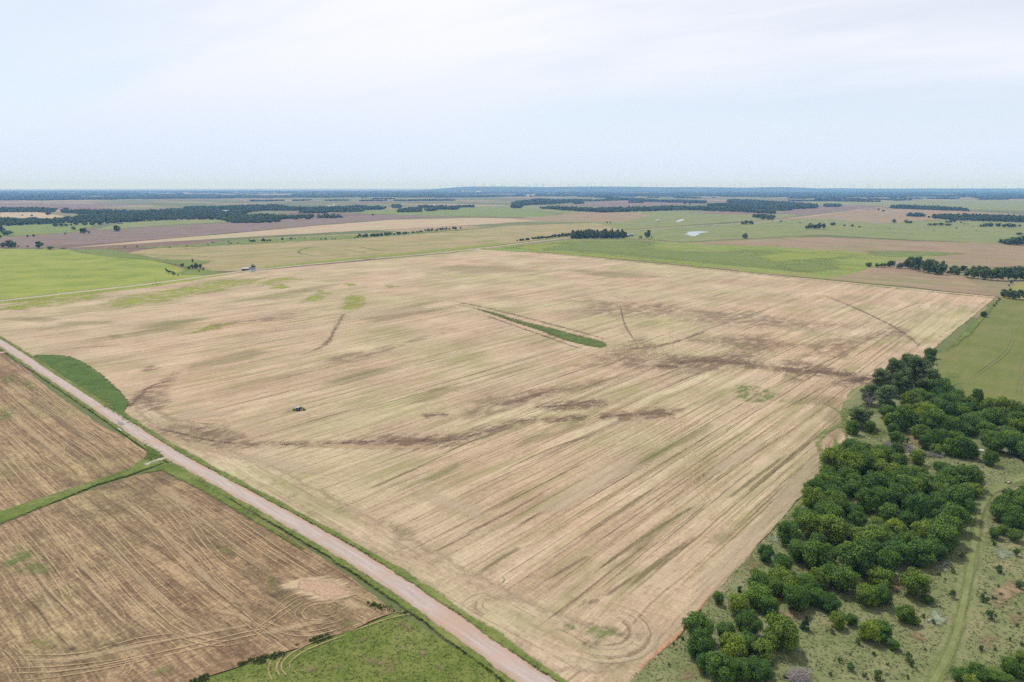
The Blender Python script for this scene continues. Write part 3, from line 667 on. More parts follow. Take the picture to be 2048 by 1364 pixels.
for px in [ell(1150, 990, 200, 30, -28), ell(560, 930, 120, 18, 14), ell(900, 1010, 110, 22, 22), ell(1500, 900, 140, 20, -32), ell(700, 640, 200, 12, -8), ell(400, 830, 110, 14, -6)]:
    patch('pale_patch', px, M_faintp, nz(), 3.0, 9.0, stub, smooth_step=6)
ribbons('green_ring', [(spline(gp([(993, 1160), (996, 1155), (1005, 1155), (1009, 1162), (1004, 1168), (1014, 1176)]), 1), 0.45), (spline(gp([(993, 1160), (998, 1165), (1006, 1169)]), 1), 0.45)], M_grassdec, nz(), stub)
# grassed waterway islands left uncut
isl = gp([(880, 601), (935, 612), (980, 622), (1045, 642), (1105, 656), (1160, 671), (1212, 683), (1224, 692), (1205, 699), (1170, 694), (1128, 683), (1078, 663), (1012, 641), (975, 628), (940, 616)])
ribbons('damp_soil', [swl([(890, 600), (980, 618), (1105, 650), (1215, 680), (1240, 690)], 6.0), swl([(960, 628), (1075, 668), (1170, 700), (1230, 700)], 4.0)], M_soil, nz(), stub)
patch('grass_island', isl, M_island, nz(), 0.8, 6.0, stub, bumpy=0.3, soft=0)
cres = gp([(66, 713), (100, 711), (140, 714), (185, 736), (228, 771), (258, 804), (256, 816), (240, 828), (200, 804), (150, 772), (105, 740)])
patch('grass_crescent', cres, M_lush, nz(), 0.8, 1.6, stub, smooth_step=3, bumpy=0.3, soft=0)
ribbons('verge', [swl([(70, 718), (150, 774), (236, 828)], 6.0, 2)], M_verge_b, 0.70, stub)
# turning loops in the near corner
def rings_at(cx, cy, radii, w0, arc=(0, 2*math.pi), sq=1.0, rot=0.0):
    c = ground(cx, cy)[0]; out = []
    for r in radii:
        t = np.linspace(arc[0], arc[1], int(10 + r*2))
        q = np.column_stack([np.cos(t)*r*1.0, np.sin(t)*r*sq]); cc, ss = math.cos(rot), math.sin(rot)
        q = np.column_stack([q[:, 0]*cc - q[:, 1]*ss, q[:, 0]*ss + q[:, 1]*cc]) + RNG.normal(0, 0.05, q.shape)
        out.append((c + q, w0*RNG.uniform(0.6, 1.3)))
    return out
ribbons('brown_swath', rings_at(1205, 1262, [7.4, 13.0], 1.2, (-2.2, 1.0), 0.9) + rings_at(985, 1212, [3.0, 5.0], 0.9, (1.0, 4.8)), M_brown2, nz(), stub)
ribbons('pale_swath', rings_at(1205, 1262, [8.8, 11.8, 14.6], 2.2, (-2.6, 1.6), 0.9) + rings_at(970, 1215, [7], 1.2, (1.2, 4.4)), M_faintp, nz(), stub)
patch('damp_soil', ell(1190, 1290, 45, 16, -6), M_soil, nz(), 1.0, 4.0, stub, smooth_step=2, strength=0.6)
patch('damp_soil', ell(1180, 1208, 38, 11, -8), M_soil, nz(), 1.0, 4.0, stub, smooth_step=2, strength=0.55)
# red soil exposed along the pasture edge
ribbons('red_soil', [swl([(1255, 1364), (1310, 1312), (1365, 1262), (1425, 1185), (1470, 1135)], 1.5, 1.0)], M_redline, nz(), stub)

# field left of the road, upper and lower halves with a green strip between
lu = gp([(-330, 560), (0, 702), (60, 748), (120, 795), (200, 850), (300, 905), (320, 917), (200, 968), (0, 1040), (-400, 1180)])
lf1 = sheet('stubble_field', lu, M_left2, 0.30, jitter=0.3, step=6)
ll = gp([(-400, 1190), (0, 1048), (200, 974), (345, 930), (420, 972), (560, 1062), (700, 1155), (790, 1225), (700, 1262), (560, 1310), (385, 1364), (200, 1460), (-300, 1500)])
lf2 = sheet('stubble_field', ll, M_left, 0.31, jitter=0.3, step=6)
meadow = sheet('meadow', gp([(180, 1460), (385, 1366), (560, 1312), (700, 1264), (795, 1226), (880, 1280), (1026, 1364), (1100, 1420), (800, 1560)]), M_meadow, 0.32, jitter=0.2, step=4)

strip = gp([(-380, 1150), (0, 1022), (130, 980), (250, 940), (300, 905), (322, 914), (340, 926), (260, 955), (200, 972), (130, 1002), (0, 1055), (-380, 1200)])
patch('grass_strip', strip, M_verge, nz(), 0.8, 3.0, lf1, bumpy=0.25, soft=0)
patch('grass_strip', gp([(236, 815), (262, 840), (330, 905), (322, 918), (292, 925), (288, 900), (270, 875), (230, 845), (180, 810)]), M_lush, nz(), 0.7, 2.0, lf1, smooth_step=3, bumpy=0.3, soft=0)
patch('grass_strip', gp([(330, 926), (350, 928), (420, 970), (520, 1035), (620, 1100), (600, 1105), (500, 1045), (400, 985), (320, 945), (260, 955)]), M_verge, nz(), 0.7, 2.0, lf2, bumpy=0.25, soft=0)
ribbons('mown_path', [swl([(-100, 1070), (0, 1036), (130, 989), (250, 950), (300, 932)], 1.2, 2)], M_mown, 0.66, lf1, fade=False)
lt = []
for px in [[(0, 742), (60, 790), (119, 836), (185, 875), (246, 926)], [(50, 772), (144, 840), (195, 877), (232, 906)], [(88, 782), (185, 852), (246, 885)], [(0, 795), (103, 877), (123, 904), (111, 930), (82, 960)], [(222, 904), (275, 892)], [(0, 835), (70, 905), (150, 960)], [(0, 870), (60, 930), (120, 985)], [(0, 905), (50, 960), (95, 1005)], [(20, 715), (90, 780), (160, 830), (250, 905)], [(30, 830), (120, 905), (190, 950)], [(0, 770), (80, 845), (200, 930), (225, 945)], [(150, 880), (190, 905), (215, 940)], [(0, 960), (40, 1005)]]:
    lt += wheel_pair(px, 2.4, 0.8)
ribbons('wheel_track', lt, M_straw, nz(), lf1, dz=0.0003)
ribbons('pale_swath', [swl(px, w) for px, w in [([(0, 752), (90, 820), (200, 890)], 4.5), ([(0, 810), (80, 880), (150, 940)], 3.5), ([(50, 790), (140, 855), (240, 920)], 3.0), ([(0, 850), (90, 940)], 3.0)]], M_straw2, nz(), lf1)
for px in [ell(10, 830, 40, 22), ell(20, 760, 40, 12), ell(50, 765, 50, 8, 33)]:
    patch('green_patch', px, M_grassdec, nz(), 1.5, 6.0, lf1, smooth_step=4, strength=0.4)

lt = []
for px in [[(149, 1022), (218, 1092), (280, 1158), (329, 1207), (380, 1247), (434, 1269), (477, 1269), (505, 1260)],
           [(106, 1046), (174, 1126), (236, 1201), (256, 1226), (256, 1250), (232, 1279), (205, 1297)],
           [(230, 984), (323, 1058), (400, 1118), (423, 1160), (466, 1202), (509, 1222), (563, 1220)],
           [(300, 990), (360, 1060), (434, 1147), (477, 1187), (520, 1207), (558, 1206), (590, 1192)],
           [(345, 985), (400, 1070), (455, 1130), (528, 1163)], [(196, 1100), (250, 1170), (300, 1222), (350, 1265), (420, 1288), (480, 1285), (560, 1262)],
           [(0, 1316), (100, 1318), (180, 1310), (280, 1283), (380, 1270)], [(0, 1290), (30, 1310), (50, 1340), (40, 1364)], [(0, 1345), (120, 1340), (240, 1325), (330, 1300)], [(255, 1300), (262, 1320), (250, 1350), (235, 1364)],
           [(560, 1290), (520, 1265), (470, 1220)], [(700, 1250), (620, 1270), (560, 1262), (500, 1238)], [(540, 1240), (580, 1200), (640, 1180)], [(500, 1275), (570, 1225), (610, 1200)], [(70, 1020), (140, 1110), (190, 1180)], [(30, 1050), (110, 1150), (150, 1230)],
           [(310, 975), (380, 1030), (470, 1100), (560, 1160)], [(385, 1000), (500, 1085), (600, 1150)], [(440, 1020), (560, 1105), (660, 1165)], [(260, 1000), (330, 1085), (420, 1180), (500, 1245)], [(180, 1010), (260, 1100), (340, 1180), (420, 1240)], [(0, 1364), (160, 1345), (330, 1310), (500, 1270), (620, 1250)]]:
    lt += wheel_pair(px, 2.0, 0.6, 1.2)
lt += rings_at(655, 1224, [2.2, 4.0, 7.0], 0.45, (2.6, 6.9), 0.9) + rings_at(640, 1226, [5.0, 7.0], 0.5, (0, 6.28), 0.8)
ribbons('wheel_track', lt, M_straw, nz(), lf2, dz=0.0003)
ribbons('pale_swath', [swl(px, w, 2) for px, w in [([(300, 960), (360, 1005), (440, 1065), (520, 1130), (565, 1162)], 5.0), ([(380, 1010), (470, 1085), (520, 1125)], 2.2), ([(230, 990), (330, 1070), (420, 1165), (500, 1225)], 2.6), ([(150, 1030), (250, 1130), (340, 1215), (420, 1262), (500, 1262)], 2.4), ([(80, 1040), (170, 1140), (240, 1220)], 2.0), ([(0, 1325), (140, 1322), (300, 1290), (450, 1262), (560, 1240)], 3.0), ([(0, 1080), (80, 1180), (130, 1260)], 2.0), ([(120, 1000), (215, 1100), (300, 1190)], 1.2), ([(60, 1130), (110, 1195), (170, 1250)], 1.2), ([(170, 1170), (260, 1260)], 1.2), ([(420, 1222), (480, 1235), (520, 1262)], 2.5), ([(520, 1270), (600, 1255), (660, 1240)], 4.0), ([(720, 1225), (690, 1200)], 4.0)]], M_straw2, nz(), lf2)
for px in [ell(130, 1302, 45, 12), ell(235, 1292, 30, 10), ell(470, 1255, 36, 10), ell(540, 1190, 46, 16, -5), ell(460, 1110, 60, 14, 35), ell(330, 1160, 50, 14, 35), ell(520, 1050, 90, 14, 35)]:
    patch('damp_soil', px, M_soil2, nz(), 1.2, 5.0, lf2, smooth_step=3, strength=0.55)
for px in [ell(543, 1164, 18, 14), ell(90, 1290, 36, 14), ell(330, 1345, 40, 16, -20), ell(660, 1212, 30, 10), ell(60, 1130, 80, 40), ell(445, 1100, 40, 12, 20), ell(690, 1255, 50, 14, -15)]:
    patch('green_patch', px, M_grassdec, nz(), 1.0, 4.0, lf2, smooth_step=2.5, strength=0.38)
patch('pale_swath', ell(640, 1182, 92, 33, 3), M_halo, nz(), 0.8, 4.0, lf2, smooth_step=2)
patch('bare_soil', ell(650, 1181, 62, 23, 5), M_pinksoil, nz(), 0.6, 2.5, lf2, smooth_step=1.5)
# meadow below: tyre arcs, paler areas
lt = []
for px in [[(600, 1364), (572, 1340), (580, 1320), (620, 1295), (700, 1265)], [(700, 1262), (780, 1235), (830, 1225)], [(555, 1364), (545, 1340), (560, 1310)]]:
    lt += wheel_pair(px, 2.0, 0.5, 1.0)
ribbons('wheel_track', lt, M_straw, nz(), meadow, dz=0.0003)
for px in [ell(800, 1250, 50, 20, 20), ell(760, 1330, 70, 28), ell(840, 1305, 40, 10, 35), ell(650, 1340, 60, 12, -10), ell(900, 1350, 40, 12, 30), ell(720, 1285, 40, 9, -20)]:
    patch('thin_grass', px, M_bare, nz(), 0.8, 4.0, meadow, smooth_step=2, strength=0.4)

# right-hand field beyond the thicket and the pasture
rf = sheet('crop_field', gp([(1995, 601), (2300, 605), (2300, 830), (2048, 812), (1940, 800), (1880, 760), (1872, 716)]), M_rfield, 0.30, jitter=0.4, step=6)
patch('green_patch', ell(1905, 772, 40, 30, 40), M_grassdec, nz(), 1.5, 7.0, rf, smooth_step=4, strength=0.6)
lt = wheel_pair([(2030, 650), (2015, 700), (1960, 745), (1930, 770)], 2.2, 0.6) + wheel_pair([(2048, 690), (2040, 760), (2035, 800)], 2.2, 0.6)
ribbons('wheel_track', lt, M_mown, nz(), rf, dz=0.0003)
sheet('crop_field', gp([(2000, 590), (2040, 565), (2300, 565), (2300, 604), (1998, 600)]), grass_mat('young_crop_b', [(0.19, 0.2, 0.05), (0.26, 0.25, 0.075), (0.31, 0.27, 0.11)], 3.0, bump=0), 0.31, jitter=0.5, step=10)
past = sheet('pasture', gp([(1180, 1440), (1258, 1366), (1312, 1314), (1367, 1264), (1427, 1187), (1500, 1112), (1600, 1000), (1660, 925), (1705, 888), (1690, 850), (1680, 820), (1700, 780), (1870, 716), (1880, 762), (1940, 802), (2048, 814), (2400, 850), (2700, 1500), (1600, 1600)]), M_pasture, 0.33, jitter=0.3, step=3)
path_px = [(1840, 1400), (1868, 1364), (1905, 1290), (1925, 1215), (1938, 1150), (1950, 1080), (1962, 1020), (1985, 985), (2048, 958), (2150, 930)]
P = spline(gp(path_px), 1.5)
ribbons('mown_path', [(P, 4.8)], M_mown, nz(), past, fade=False)
ribbons('wheel_track', [(offset(P, 0.9), 0.5), (offset(P, -0.9), 0.5)], M_verge_b, nz(), past, fade=False)
for px, mt, s in [(ell(1872, 1240, 30, 24), M_silver, 0.9), (ell(2005, 1110, 30, 20), M_silver, 0.7), (ell(1890, 1120, 22, 30), M_silver, 0.6), (ell(1420, 1245, 22, 12), M_silver, 0.7), (ell(1550, 1080, 16, 20), M_silver, 0.7),
                  (ell(2010, 1190, 45, 36), M_bare, 0.8), (ell(1722, 1010, 30, 20), M_bare, 0.9), (ell(1850, 885, 60, 22, 20), M_bare, 0.9), (ell(1790, 910, 60, 26, 15), M_bare, 0.8), (ell(1590, 1235, 40, 22, 10), M_bare, 0.7), (ell(1380, 1350, 40, 22), M_bare, 0.7), (ell(1880, 1085, 22, 26), M_bare, 0.6), (ell(1840, 1280, 50, 22), M_bare, 0.5), (ell(1790, 1180, 34, 26), M_bare, 0.7), (ell(2035, 1240, 30, 20), M_bare, 0.7), (ell(1500, 1130, 22, 34, 30), M_bare, 0.6), (ell(1745, 975, 70, 16, 30), M_bare, 0.5), (ell(1970, 1290, 36, 30), M_bare, 0.5),
                  (ell(1750, 870, 40, 16), M_verge, 0.7), (ell(1690, 850, 16, 34), M_verge_b, 0.8), (ell(1665, 905, 14, 26, 20), M_verge_b, 0.8), (ell(1990, 930, 60, 20, 10), M_verge, 0.45), (ell(1970, 1340, 80, 20), M_verge, 0.7), (ell(1700, 1330, 80, 20), M_verge, 0.3)]:
    patch('grass_patch', px, mt, nz(), 0.9, 3.5, past, smooth_step=2, strength=s)
ribbons('lime_edge', [swl([(1630, 800), (1675, 822), (1692, 846), (1655, 862), (1636, 885), (1640, 910), (1612, 950), (1570, 1000)], 3.2, 2), swl([(1692, 850), (1712, 872), (1700, 892), (1672, 925)], 3.0, 2)], M_grassdec, nz(), past)
ribbons('pale_swath', [swl([(1330, 1290), (1400, 1200), (1480, 1105), (1580, 985), (1650, 905), (1680, 880)], 9.0, 3)], M_faintp, nz(), stub)
ribbons('verge', [swl([(1690, 845), (1712, 870), (1690, 905), (1650, 955), (1600, 1010), (1540, 1080)], 2.2, 2)], M_verge_b, nz(), past)
ribbons('verge', [swl([(1992, 598), (1965, 635), (1920, 680), (1880, 712)], 7.0, 3)], M_verge, nz(), rf)
ribbons('verge', [swl([(960, 498), (1130, 511), (1560, 554), (1990, 597)], 5.0, 6)], M_grassdec, nz(), stub, fade=False)

# ------------------------------------------------------------------ roads
def road(name, P, w, mat, z=0.68, crown=0.12, jit=0.15, label=None):
    T = np.gradient(P, axis=0); T /= np.linalg.norm(T, axis=1)[:, None]; N = np.column_stack([-T[:, 1], T[:, 0]])
    lo = -(z - 0.2)/crown; offs = [-1.22, -1.0, -0.8, -0.35, 0.0, 0.35, 0.8, 1.0, 1.22]; hz = [lo, -0.25, 0.0, 0.8, 1.0, 0.8, 0.0, -0.25, lo]
    n = len(P); V = []; ac = []
    for o, h in zip(offs, hz):
        j = RNG.normal(0, jit, n) if abs(o) > 0.7 else np.zeros(n)
        V.append(np.column_stack([P + N*((o*w/2) + j)[:, None], np.full(n, z + crown*h)])); ac.append(np.full(n, o))
    Q = []
    for k in range(len(offs) - 1):
        i = np.arange(n - 1) + k*n; Q.append(np.stack([i, i + n, i + 1 + n, i + 1], 1)[:, ::-1])
    me = fast_mesh(name, np.concatenate(V), np.concatenate(Q), mat); fattr(me, 'across', np.concatenate(ac))
    return obj(name, me, kind='structure')
rA = spline(gp([(1230, 1482), (1060, 1360), (700, 1112), (345, 912), (225, 833), (120, 764), (60, 725), (0, 686)]), 1.5)
rA = np.concatenate([rA, rA[-1] + rd*np.linspace(2, 160, 80)[:, None]])
roadA_o = road('road', rA, 6.2, M_road, jit=0.22)
# verges both sides of the road
for d, w, mt, zz in [(4.5, 3.0, M_verge_b, 0.36), (-4.9, 3.8, M_verge_b, 0.36)]:
    ribbons('verge', [(offset(rA, d), w)], mt, zz + 0.28, roadA_o, fade=False)
m, g = M('far_track'); M_fartrack = m
g.out(g.mix(g.noise(g.pos(), 1/15.0, 3), (0.25, 0.22, 0.155), (0.33, 0.29, 0.215)), 0.95, 0.1)
rBp = gp([(-210, 630), (0, 603), (300, 568), (500, 542), (700, 522), (900, 504), (1020, 490), (1145, 475), (1250, 463), (1400, 452), (1560, 440.5), (1700, 422), (1790, 412)])
rB = spline(rBp, 15)
roadB = road('road', rB, 7.0, M_fartrack, z=0.80, crown=0.2, jit=0.4)
ribbons('verge', [(offset(rB, 7.0)[:120], 4.0)], M_verge_b, 0.60, roadB, fade=False)
# farm track joining the road between the left fields
P = spline(gp([(345, 913), (318, 922), (290, 932)]), 1.5)
road('farm_track', P, 3.6, M_road, z=0.62, crown=0.05)
P = spline(gp([(20, 704), (0, 707), (-60, 715)]), 1.5)
road('farm_track', P, 3.6, M_road, z=0.62, crown=0.05)
patch('puddle_stain', ell(240, 848, 14, 5, 30), decal_mat('grey_gravel_stain', (0.22, 0.21, 0.22), (0.32, 0.3, 0.3), (0.3, 0.6), 1.0), 0.83, 0.4, 1.2, roadA_o, smooth_step=1)

# ------------------------------------------------------------------ water
def pond(name, px, z):
    return sheet(name, spline(gp(px), 6, True), M_water, z)
pond('pond', [(1368, 469), (1376, 467), (1374, 465), (1384, 463.5), (1400, 463), (1418, 464.4), (1404, 466), (1397, 467.5), (1400, 469), (1394, 471), (1388, 473), (1381, 472), (1376, 470)], 0.6)
pond('pond', [(1351, 443), (1359, 440), (1366, 438.4), (1368, 439.6), (1364, 442), (1356, 444)], 0.6)
pond('pond', [(232, 447), (240, 446), (248, 446.6), (240, 448)], 0.6)

# ------------------------------------------------------------------ trees
def crown_mesh(name, mat, seed, Rad, H, base, lobes, leaves, size, shape='round', flat=0.9):
    """leaf clumps spread through lobed crowns; each leaf spray is a small bent quad"""
    rg = np.random.default_rng(seed)
    if shape == 'cone':
        zc_ = rg.uniform(base, H*0.96, lobes); rr = Rad*(1 - (zc_ - base)/(H - base))*0.62 + 0.08*Rad
        a = rg.uniform(0, 2*math.pi, lobes); C = np.column_stack([np.cos(a)*rr*0.8, np.sin(a)*rr*0.8, zc_]); LR = 0.30*Rad*(1.15 - 0.8*(zc_ - base)/(H - base)) + 0.05
    else:
        C = []; 
        while len(C) < lobes:
            p = rg.uniform(-1, 1, 3)
            if np.linalg.norm(p) > 1: continue
            C.append(p)
        C = np.array(C); n = np.linalg.norm(C, axis=1)[:, None]; C = C / (n + 1e-6) * (n**0.6)
        mid = base + (H - base)*0.48
        LR = Rad*rg.uniform(0.15, 0.38, lobes)
        wd = np.where(C[:, 2] < 0, 1 - 0.25*C[:, 2]**2, 1.0)
        C = np.column_stack([C[:, 0]*Rad*0.70*wd, C[:, 1]*Rad*0.70*wd, mid + C[:, 2]*(H - mid)*0.86])
        C[:, 2] = np.clip(C[:, 2], base + LR*0.35, H - LR*0.7)
    w = LR**2; pick = rg.choice(lobes, leaves, p=w/w.sum())
    d = rg.normal(0, 1, (leaves, 3)); d /= np.linalg.norm(d, axis=1)[:, None]
    d[:, 2] = np.where((d[:, 2] < -0.2) & (rg.random(leaves) < 0.6), -d[:, 2], d[:, 2])
    r = LR[pick]*(0.5 + 0.55*rg.random(leaves)**0.6)*np.where(rg.random(leaves) < 0.07, rg.uniform(1.1, 1.5, leaves), 1.0)
    P = C[pick] + d*r[:, None]*np.array([1, 1, flat])
    P[:, 2] = np.maximum(P[:, 2], base*0.6 + 0.05)
    nrm = d*0.9 + rg.normal(0, 0.55, (leaves, 3)) + np.array([0, 0, 0.35]); nrm /= np.linalg.norm(nrm, axis=1)[:, None]
    t1 = np.cross(nrm, rg.normal(0, 1, (leaves, 3))); t1 /= np.linalg.norm(t1, axis=1)[:, None]; t2 = np.cross(nrm, t1)
    s = size*rg.uniform(0.6, 1.35, leaves)[:, None]; k = rg.uniform(0.45, 0.8, leaves)[:, None]
    V = np.stack([P - t1*s*0.5, P - t2*s*k*0.5 + nrm*s*0.08, P + t1*s*0.5 - nrm*s*0.1, P + t2*s*k*0.5 + nrm*s*0.08], 1).reshape(-1, 3)
    Q = np.arange(leaves*4).reshape(-1, 4)
    me = fast_mesh(name, V, Q, mat)
    lt_ = rg.normal(0, 0.20, lobes)[pick]; tint = np.clip(0.42 + lt_ + rg.normal(0, 0.20, leaves) + 0.04, 0, 1)
    fattr(me, 'tint', np.repeat(tint, 4))
    return me, C, LR
def trunk_mesh(name, seed, H, base, r0, C, mat, nl=6, n=7):
    rg = np.random.default_rng(seed); b = MB()
    top = base + (H - base)*0.55; lean = rg.normal(0, 0.04*H, 2)
    pts = [(0, 0, -0.3), (lean[0]*0.1, lean[1]*0.1, base*0.5), (lean[0]*0.4, lean[1]*0.4, base + 0.1), (lean[0], lean[1], top)]
    b.tube(pts, [r0*1.35, r0, r0*0.8, r0*0.3], n)
    for k in rg.choice(len(C), min(nl, len(C)), replace=False):
        s = np.array(pts[2])*(1 - 0.3) + np.array(pts[3])*0.3*rg.uniform(0.3, 1.5)
        e = C[k]; mdp = (s + e)/2 + np.array([0, 0, 0.06*H])
        b.tube([s, mdp, e], [r0*0.5, r0*0.32, r0*0.12], 5)
    return b.mesh(name, mat, True)

PROTO = {}
def proto(kind, i, mat, Rad, H, base, lobes, leaves, size, r0, shape='round', bark=M_bark, **k):
    me, C, LR = crown_mesh(f'{kind}_crown', mat, 100 + 17*i + len(kind), Rad, H, base, lobes, leaves, size, shape, **k)
    tm = trunk_mesh(f'{kind}_trunk', 300 + i, H, base, r0, C, bark)
    PROTO.setdefault(kind, []).append((me, tm, Rad, H))
for i in range(7): proto('tree', i, M_leaf, 5.0, 6.6, 0.35, 36 + 4*i, 8000, 0.46, 0.17)
for i in range(4): proto('cottonwood', i, M_leaf_cw, 7.5, 20.0, 1.6, 52, 14000, 0.62, 0.45, flat=0.85)
for i in range(5): proto('shrub', i, M_leaf_sh, 1.5, 2.0, 0.12, 9 + i, 750, 0.30, 0.05)
for i in range(2): proto('cedar', i, M_leaf_ced, 1.6, 4.2, 0.2, 40, 2200, 0.26, 0.08, 'cone')
for i in range(5): proto('far_tree', i, M_leaf_far, 5.0, 8.0, 0.5, 18 + i, 1000, 1.25, 0.25)
for i in range(3): proto('far_bush', i, M_leaf_far, 2.0, 2.8, 0.2, 7, 160, 0.9, 0.1)
NAME = {'tree': 'tree', 'cottonwood': 'cottonwood_tree', 'shrub': 'shrub', 'cedar': 'cedar_tree', 'far_tree': 'tree', 'far_bush': 'shrub'}
trg = np.random.default_rng(21)
FIRST = {}
def plant(kind, xy, width, height, label, group, z=0.3, cat=None):
    i = int(trg.integers(len(PROTO[kind]))); cm, tm, r, h = PROTO[kind][i]
    e = bpy.data.objects.new(NAME[kind], None); COL.objects.link(e); e.empty_display_size = 0.5
    e.location = (float(xy[0]), float(xy[1]), z); e.rotation_euler = (0, 0, trg.uniform(0, 6.283))
    s = width/(2*r)
    e.scale = (s*trg.uniform(0.92, 1.08), s*trg.uniform(0.92, 1.08), height/h)
    e['label'] = label; e['category'] = cat or ('shrub' if 'shrub' in NAME[kind] else 'tree'); e['group'] = group
    c = obj('crown', cm, e); obj('trunk', tm, e); FIRST.setdefault((kind, i), c)
    return e
def plant_px(kind, cx, cy, wpx, label, group, aspect=0.72, jit=0.0):
    """a crown seen centred at (cx, cy), wpx photo pixels wide, standing on the ground"""
    z = 3.0
    for _ in range(4):
        q, t = ground(cx, cy, z); w = wpx*t/F; h = w*aspect*trg.uniform(1-jit, 1+jit) if _ == 3 else w*aspect; z = h*0.5
    return plant(kind, q, w, h, label, group)

L_TH = ('leafy tree crowded in the thicket beside the mown track', 'thicket trees beside the mown track')
L_CL = ('leafy tree in the clump at the tip of the pasture by the red soil edge', 'tree clump at the pasture tip')
L_ED = ('separate round tree standing on open grass between thicket and mown track', 'round trees on the open pasture')
near = [(1395, 1259, 66, 'CL'), (1403, 1294, 68, 'CL'), (1453, 1265, 46, 'CL'), (1496, 1253, 60, 'CL'), (1463, 1300, 64, 'CL'), (1490, 1284, 54, 'CL'), (1524, 1302, 54, 'CL'), (1442, 1341, 72, 'CL'), (1483, 1341, 54, 'CL'), (1520, 1341, 60, 'CL'), (1412, 1325, 50, 'CL'),
        (1479, 1212, 54, 'TH'), (1516, 1163, 56, 'TH'), (1514, 1190, 62, 'TH'), (1535, 1212, 48, 'TH'), (1547, 1177, 46, 'TH'), (1561, 1155, 52, 'TH'), (1582, 1175, 54, 'TH'), (1592, 1200, 60, 'TH'), (1615, 1175, 58, 'TH'), (1627, 1196, 42, 'TH'), (1689, 1163, 66, 'TH'), (1660, 1151, 54, 'TH'), (1640, 1160, 50, 'TH'),
        (1658, 1208, 46, 'ED'), (1703, 1241, 30, 'ED'), (1736, 1194, 52, 'ED'), (1742, 1262, 54, 'ED'), (1831, 1170, 66, 'ED'), (1765, 1193, 50, 'ED'), (1810, 1231, 42, 'ED'), (1830, 1244, 22, 'ED'), (1762, 1262, 52, 'ED'), (1786, 1290, 28, 'ED'), (1854, 1200, 24, 'ED')]
for x, y, w, k in near:
    l = {'CL': L_CL, 'TH': L_TH, 'ED': L_ED}[k]
    plant_px('tree', x, y, w, l[0], l[1], 0.74, 0.12)
plant_px('tree', 1561, 1266, 84, 'large bright green tree at the right side of the pasture-tip clump', 'tree clump at the pasture tip', 0.8)
plant_px('tree', 1676, 1243, 37, 'small yellow-green tree below the thicket on open grass', 'round trees on the open pasture', 0.8)
plant_px('tree', 1437, 1198, 27, 'small dark tree standing alone against the red soil field edge', 'trees along the field edge', 0.9)
plant_px('tree', 1531, 1108, 37, 'round dark tree standing apart between field edge and thicket', 'trees along the field edge', 0.85)
plant_px('cedar', 1611, 1245, 22, 'narrow dark cone-shaped cedar on open grass below the thicket', 'cedars in the pasture', 1.6)

def fill(poly_px, spacing, wmin, wmax, label, group, kind='tree', z=2.5, holes=(), seed=1, asp=(0.55, 0.95), avoid=None, maxn=400):
    rg = np.random.default_rng(seed)
    poly = gp(poly_px, z); lo, hi = poly.min(0), poly.max(0)
    pts = [] if avoid is None else list(avoid); n0 = len(pts); out = []
    for _ in range(9000):
        q = rg.uniform(lo, hi)
        if not inside(poly, q[None])[0]: continue
        if any(inside(h, q[None])[0] for h in holes): continue
        if pts and min((q[0]-p[0])**2 + (q[1]-p[1])**2 for p in pts) < spacing**2: continue
        pts.append(q)
    for q in pts[n0:][:maxn]:
        w = rg.uniform(wmin, wmax)
        out.append(plant(kind, q, w, w*rg.uniform(*asp), label, group))
    return out
def relabel(trees, marks, inner):
    for e in trees:
        q = np.array(e.location[:2]); lab, grp = inner
        for px, dist, l, gname in marks:
            P = spline(gp(px), 3)
            if np.min(np.linalg.norm(P - q, axis=1)) < dist: lab, grp = l, gname; break
        e['label'] = lab; e['group'] = grp
def standing():
    return [np.array(o.location[:2]) for o in COL.objects if o.type == 'EMPTY']
# the main thicket
th1 = fill([(1655, 925), (1705, 895), (1765, 905), (1850, 960), (1875, 935), (1935, 955), (1958, 975), (1930, 1010), (1926, 1040), (1905, 1075), (1865, 1110), (1800, 1135), (1760, 1165), (1700, 1150), (1640, 1140), (1580, 1140), (1555, 1130), (1570, 1090), (1590, 1050), (1605, 1010), (1640, 960)],
     6.3, 6.5, 13.0, *L_TH, holes=[gp([(1690, 995), (1740, 990), (1752, 1012), (1715, 1022), (1690, 1012)]), gp([(1855, 955), (1870, 950), (1885, 985), (1865, 980)])], seed=4, avoid=standing())
relabel(th1, [([(1690, 995), (1740, 990), (1752, 1012), (1715, 1022), (1690, 1012)], 8, 'leafy tree bordering the brown clearing inside the thicket', 'trees round the thicket clearing'),
              ([(1705, 895), (1765, 905), (1850, 950)], 11, 'leafy tree at the thicket end nearest the grey brush pile', 'thicket trees near the brush pile'),
              ([(1540, 1110), (1600, 1005), (1655, 930), (1690, 895)], 12, 'leafy tree on the thicket edge facing the stubble field', 'thicket edge facing the stubble'),
              ([(1960, 975), (1932, 1010), (1928, 1040), (1907, 1078), (1867, 1115)], 10, 'leafy tree on the thicket edge facing the mown track', 'thicket edge facing the mown track'),
              ([(1860, 1115), (1800, 1140), (1760, 1168), (1700, 1160), (1640, 1150), (1580, 1150)], 11, 'leafy tree on the thicket edge facing the shrubby open grass', 'thicket edge facing the open grass')],
        ('leafy tree deep inside the thicket beside the mown track', 'trees deep inside the thicket'))
L_T2 = ('leafy tree in the broad thicket below the tall cottonwoods', 'thicket trees below the cottonwoods')
th2 = fill([(1790, 815), (1830, 800), (1880, 790), (1960, 815), (2048, 820), (2120, 830), (2120, 925), (2048, 915), (1990, 895), (1960, 878), (1900, 862), (1860, 858), (1800, 855), (1760, 840), (1760, 825)],
     7.4, 7.5, 14.0, *L_T2, seed=9)
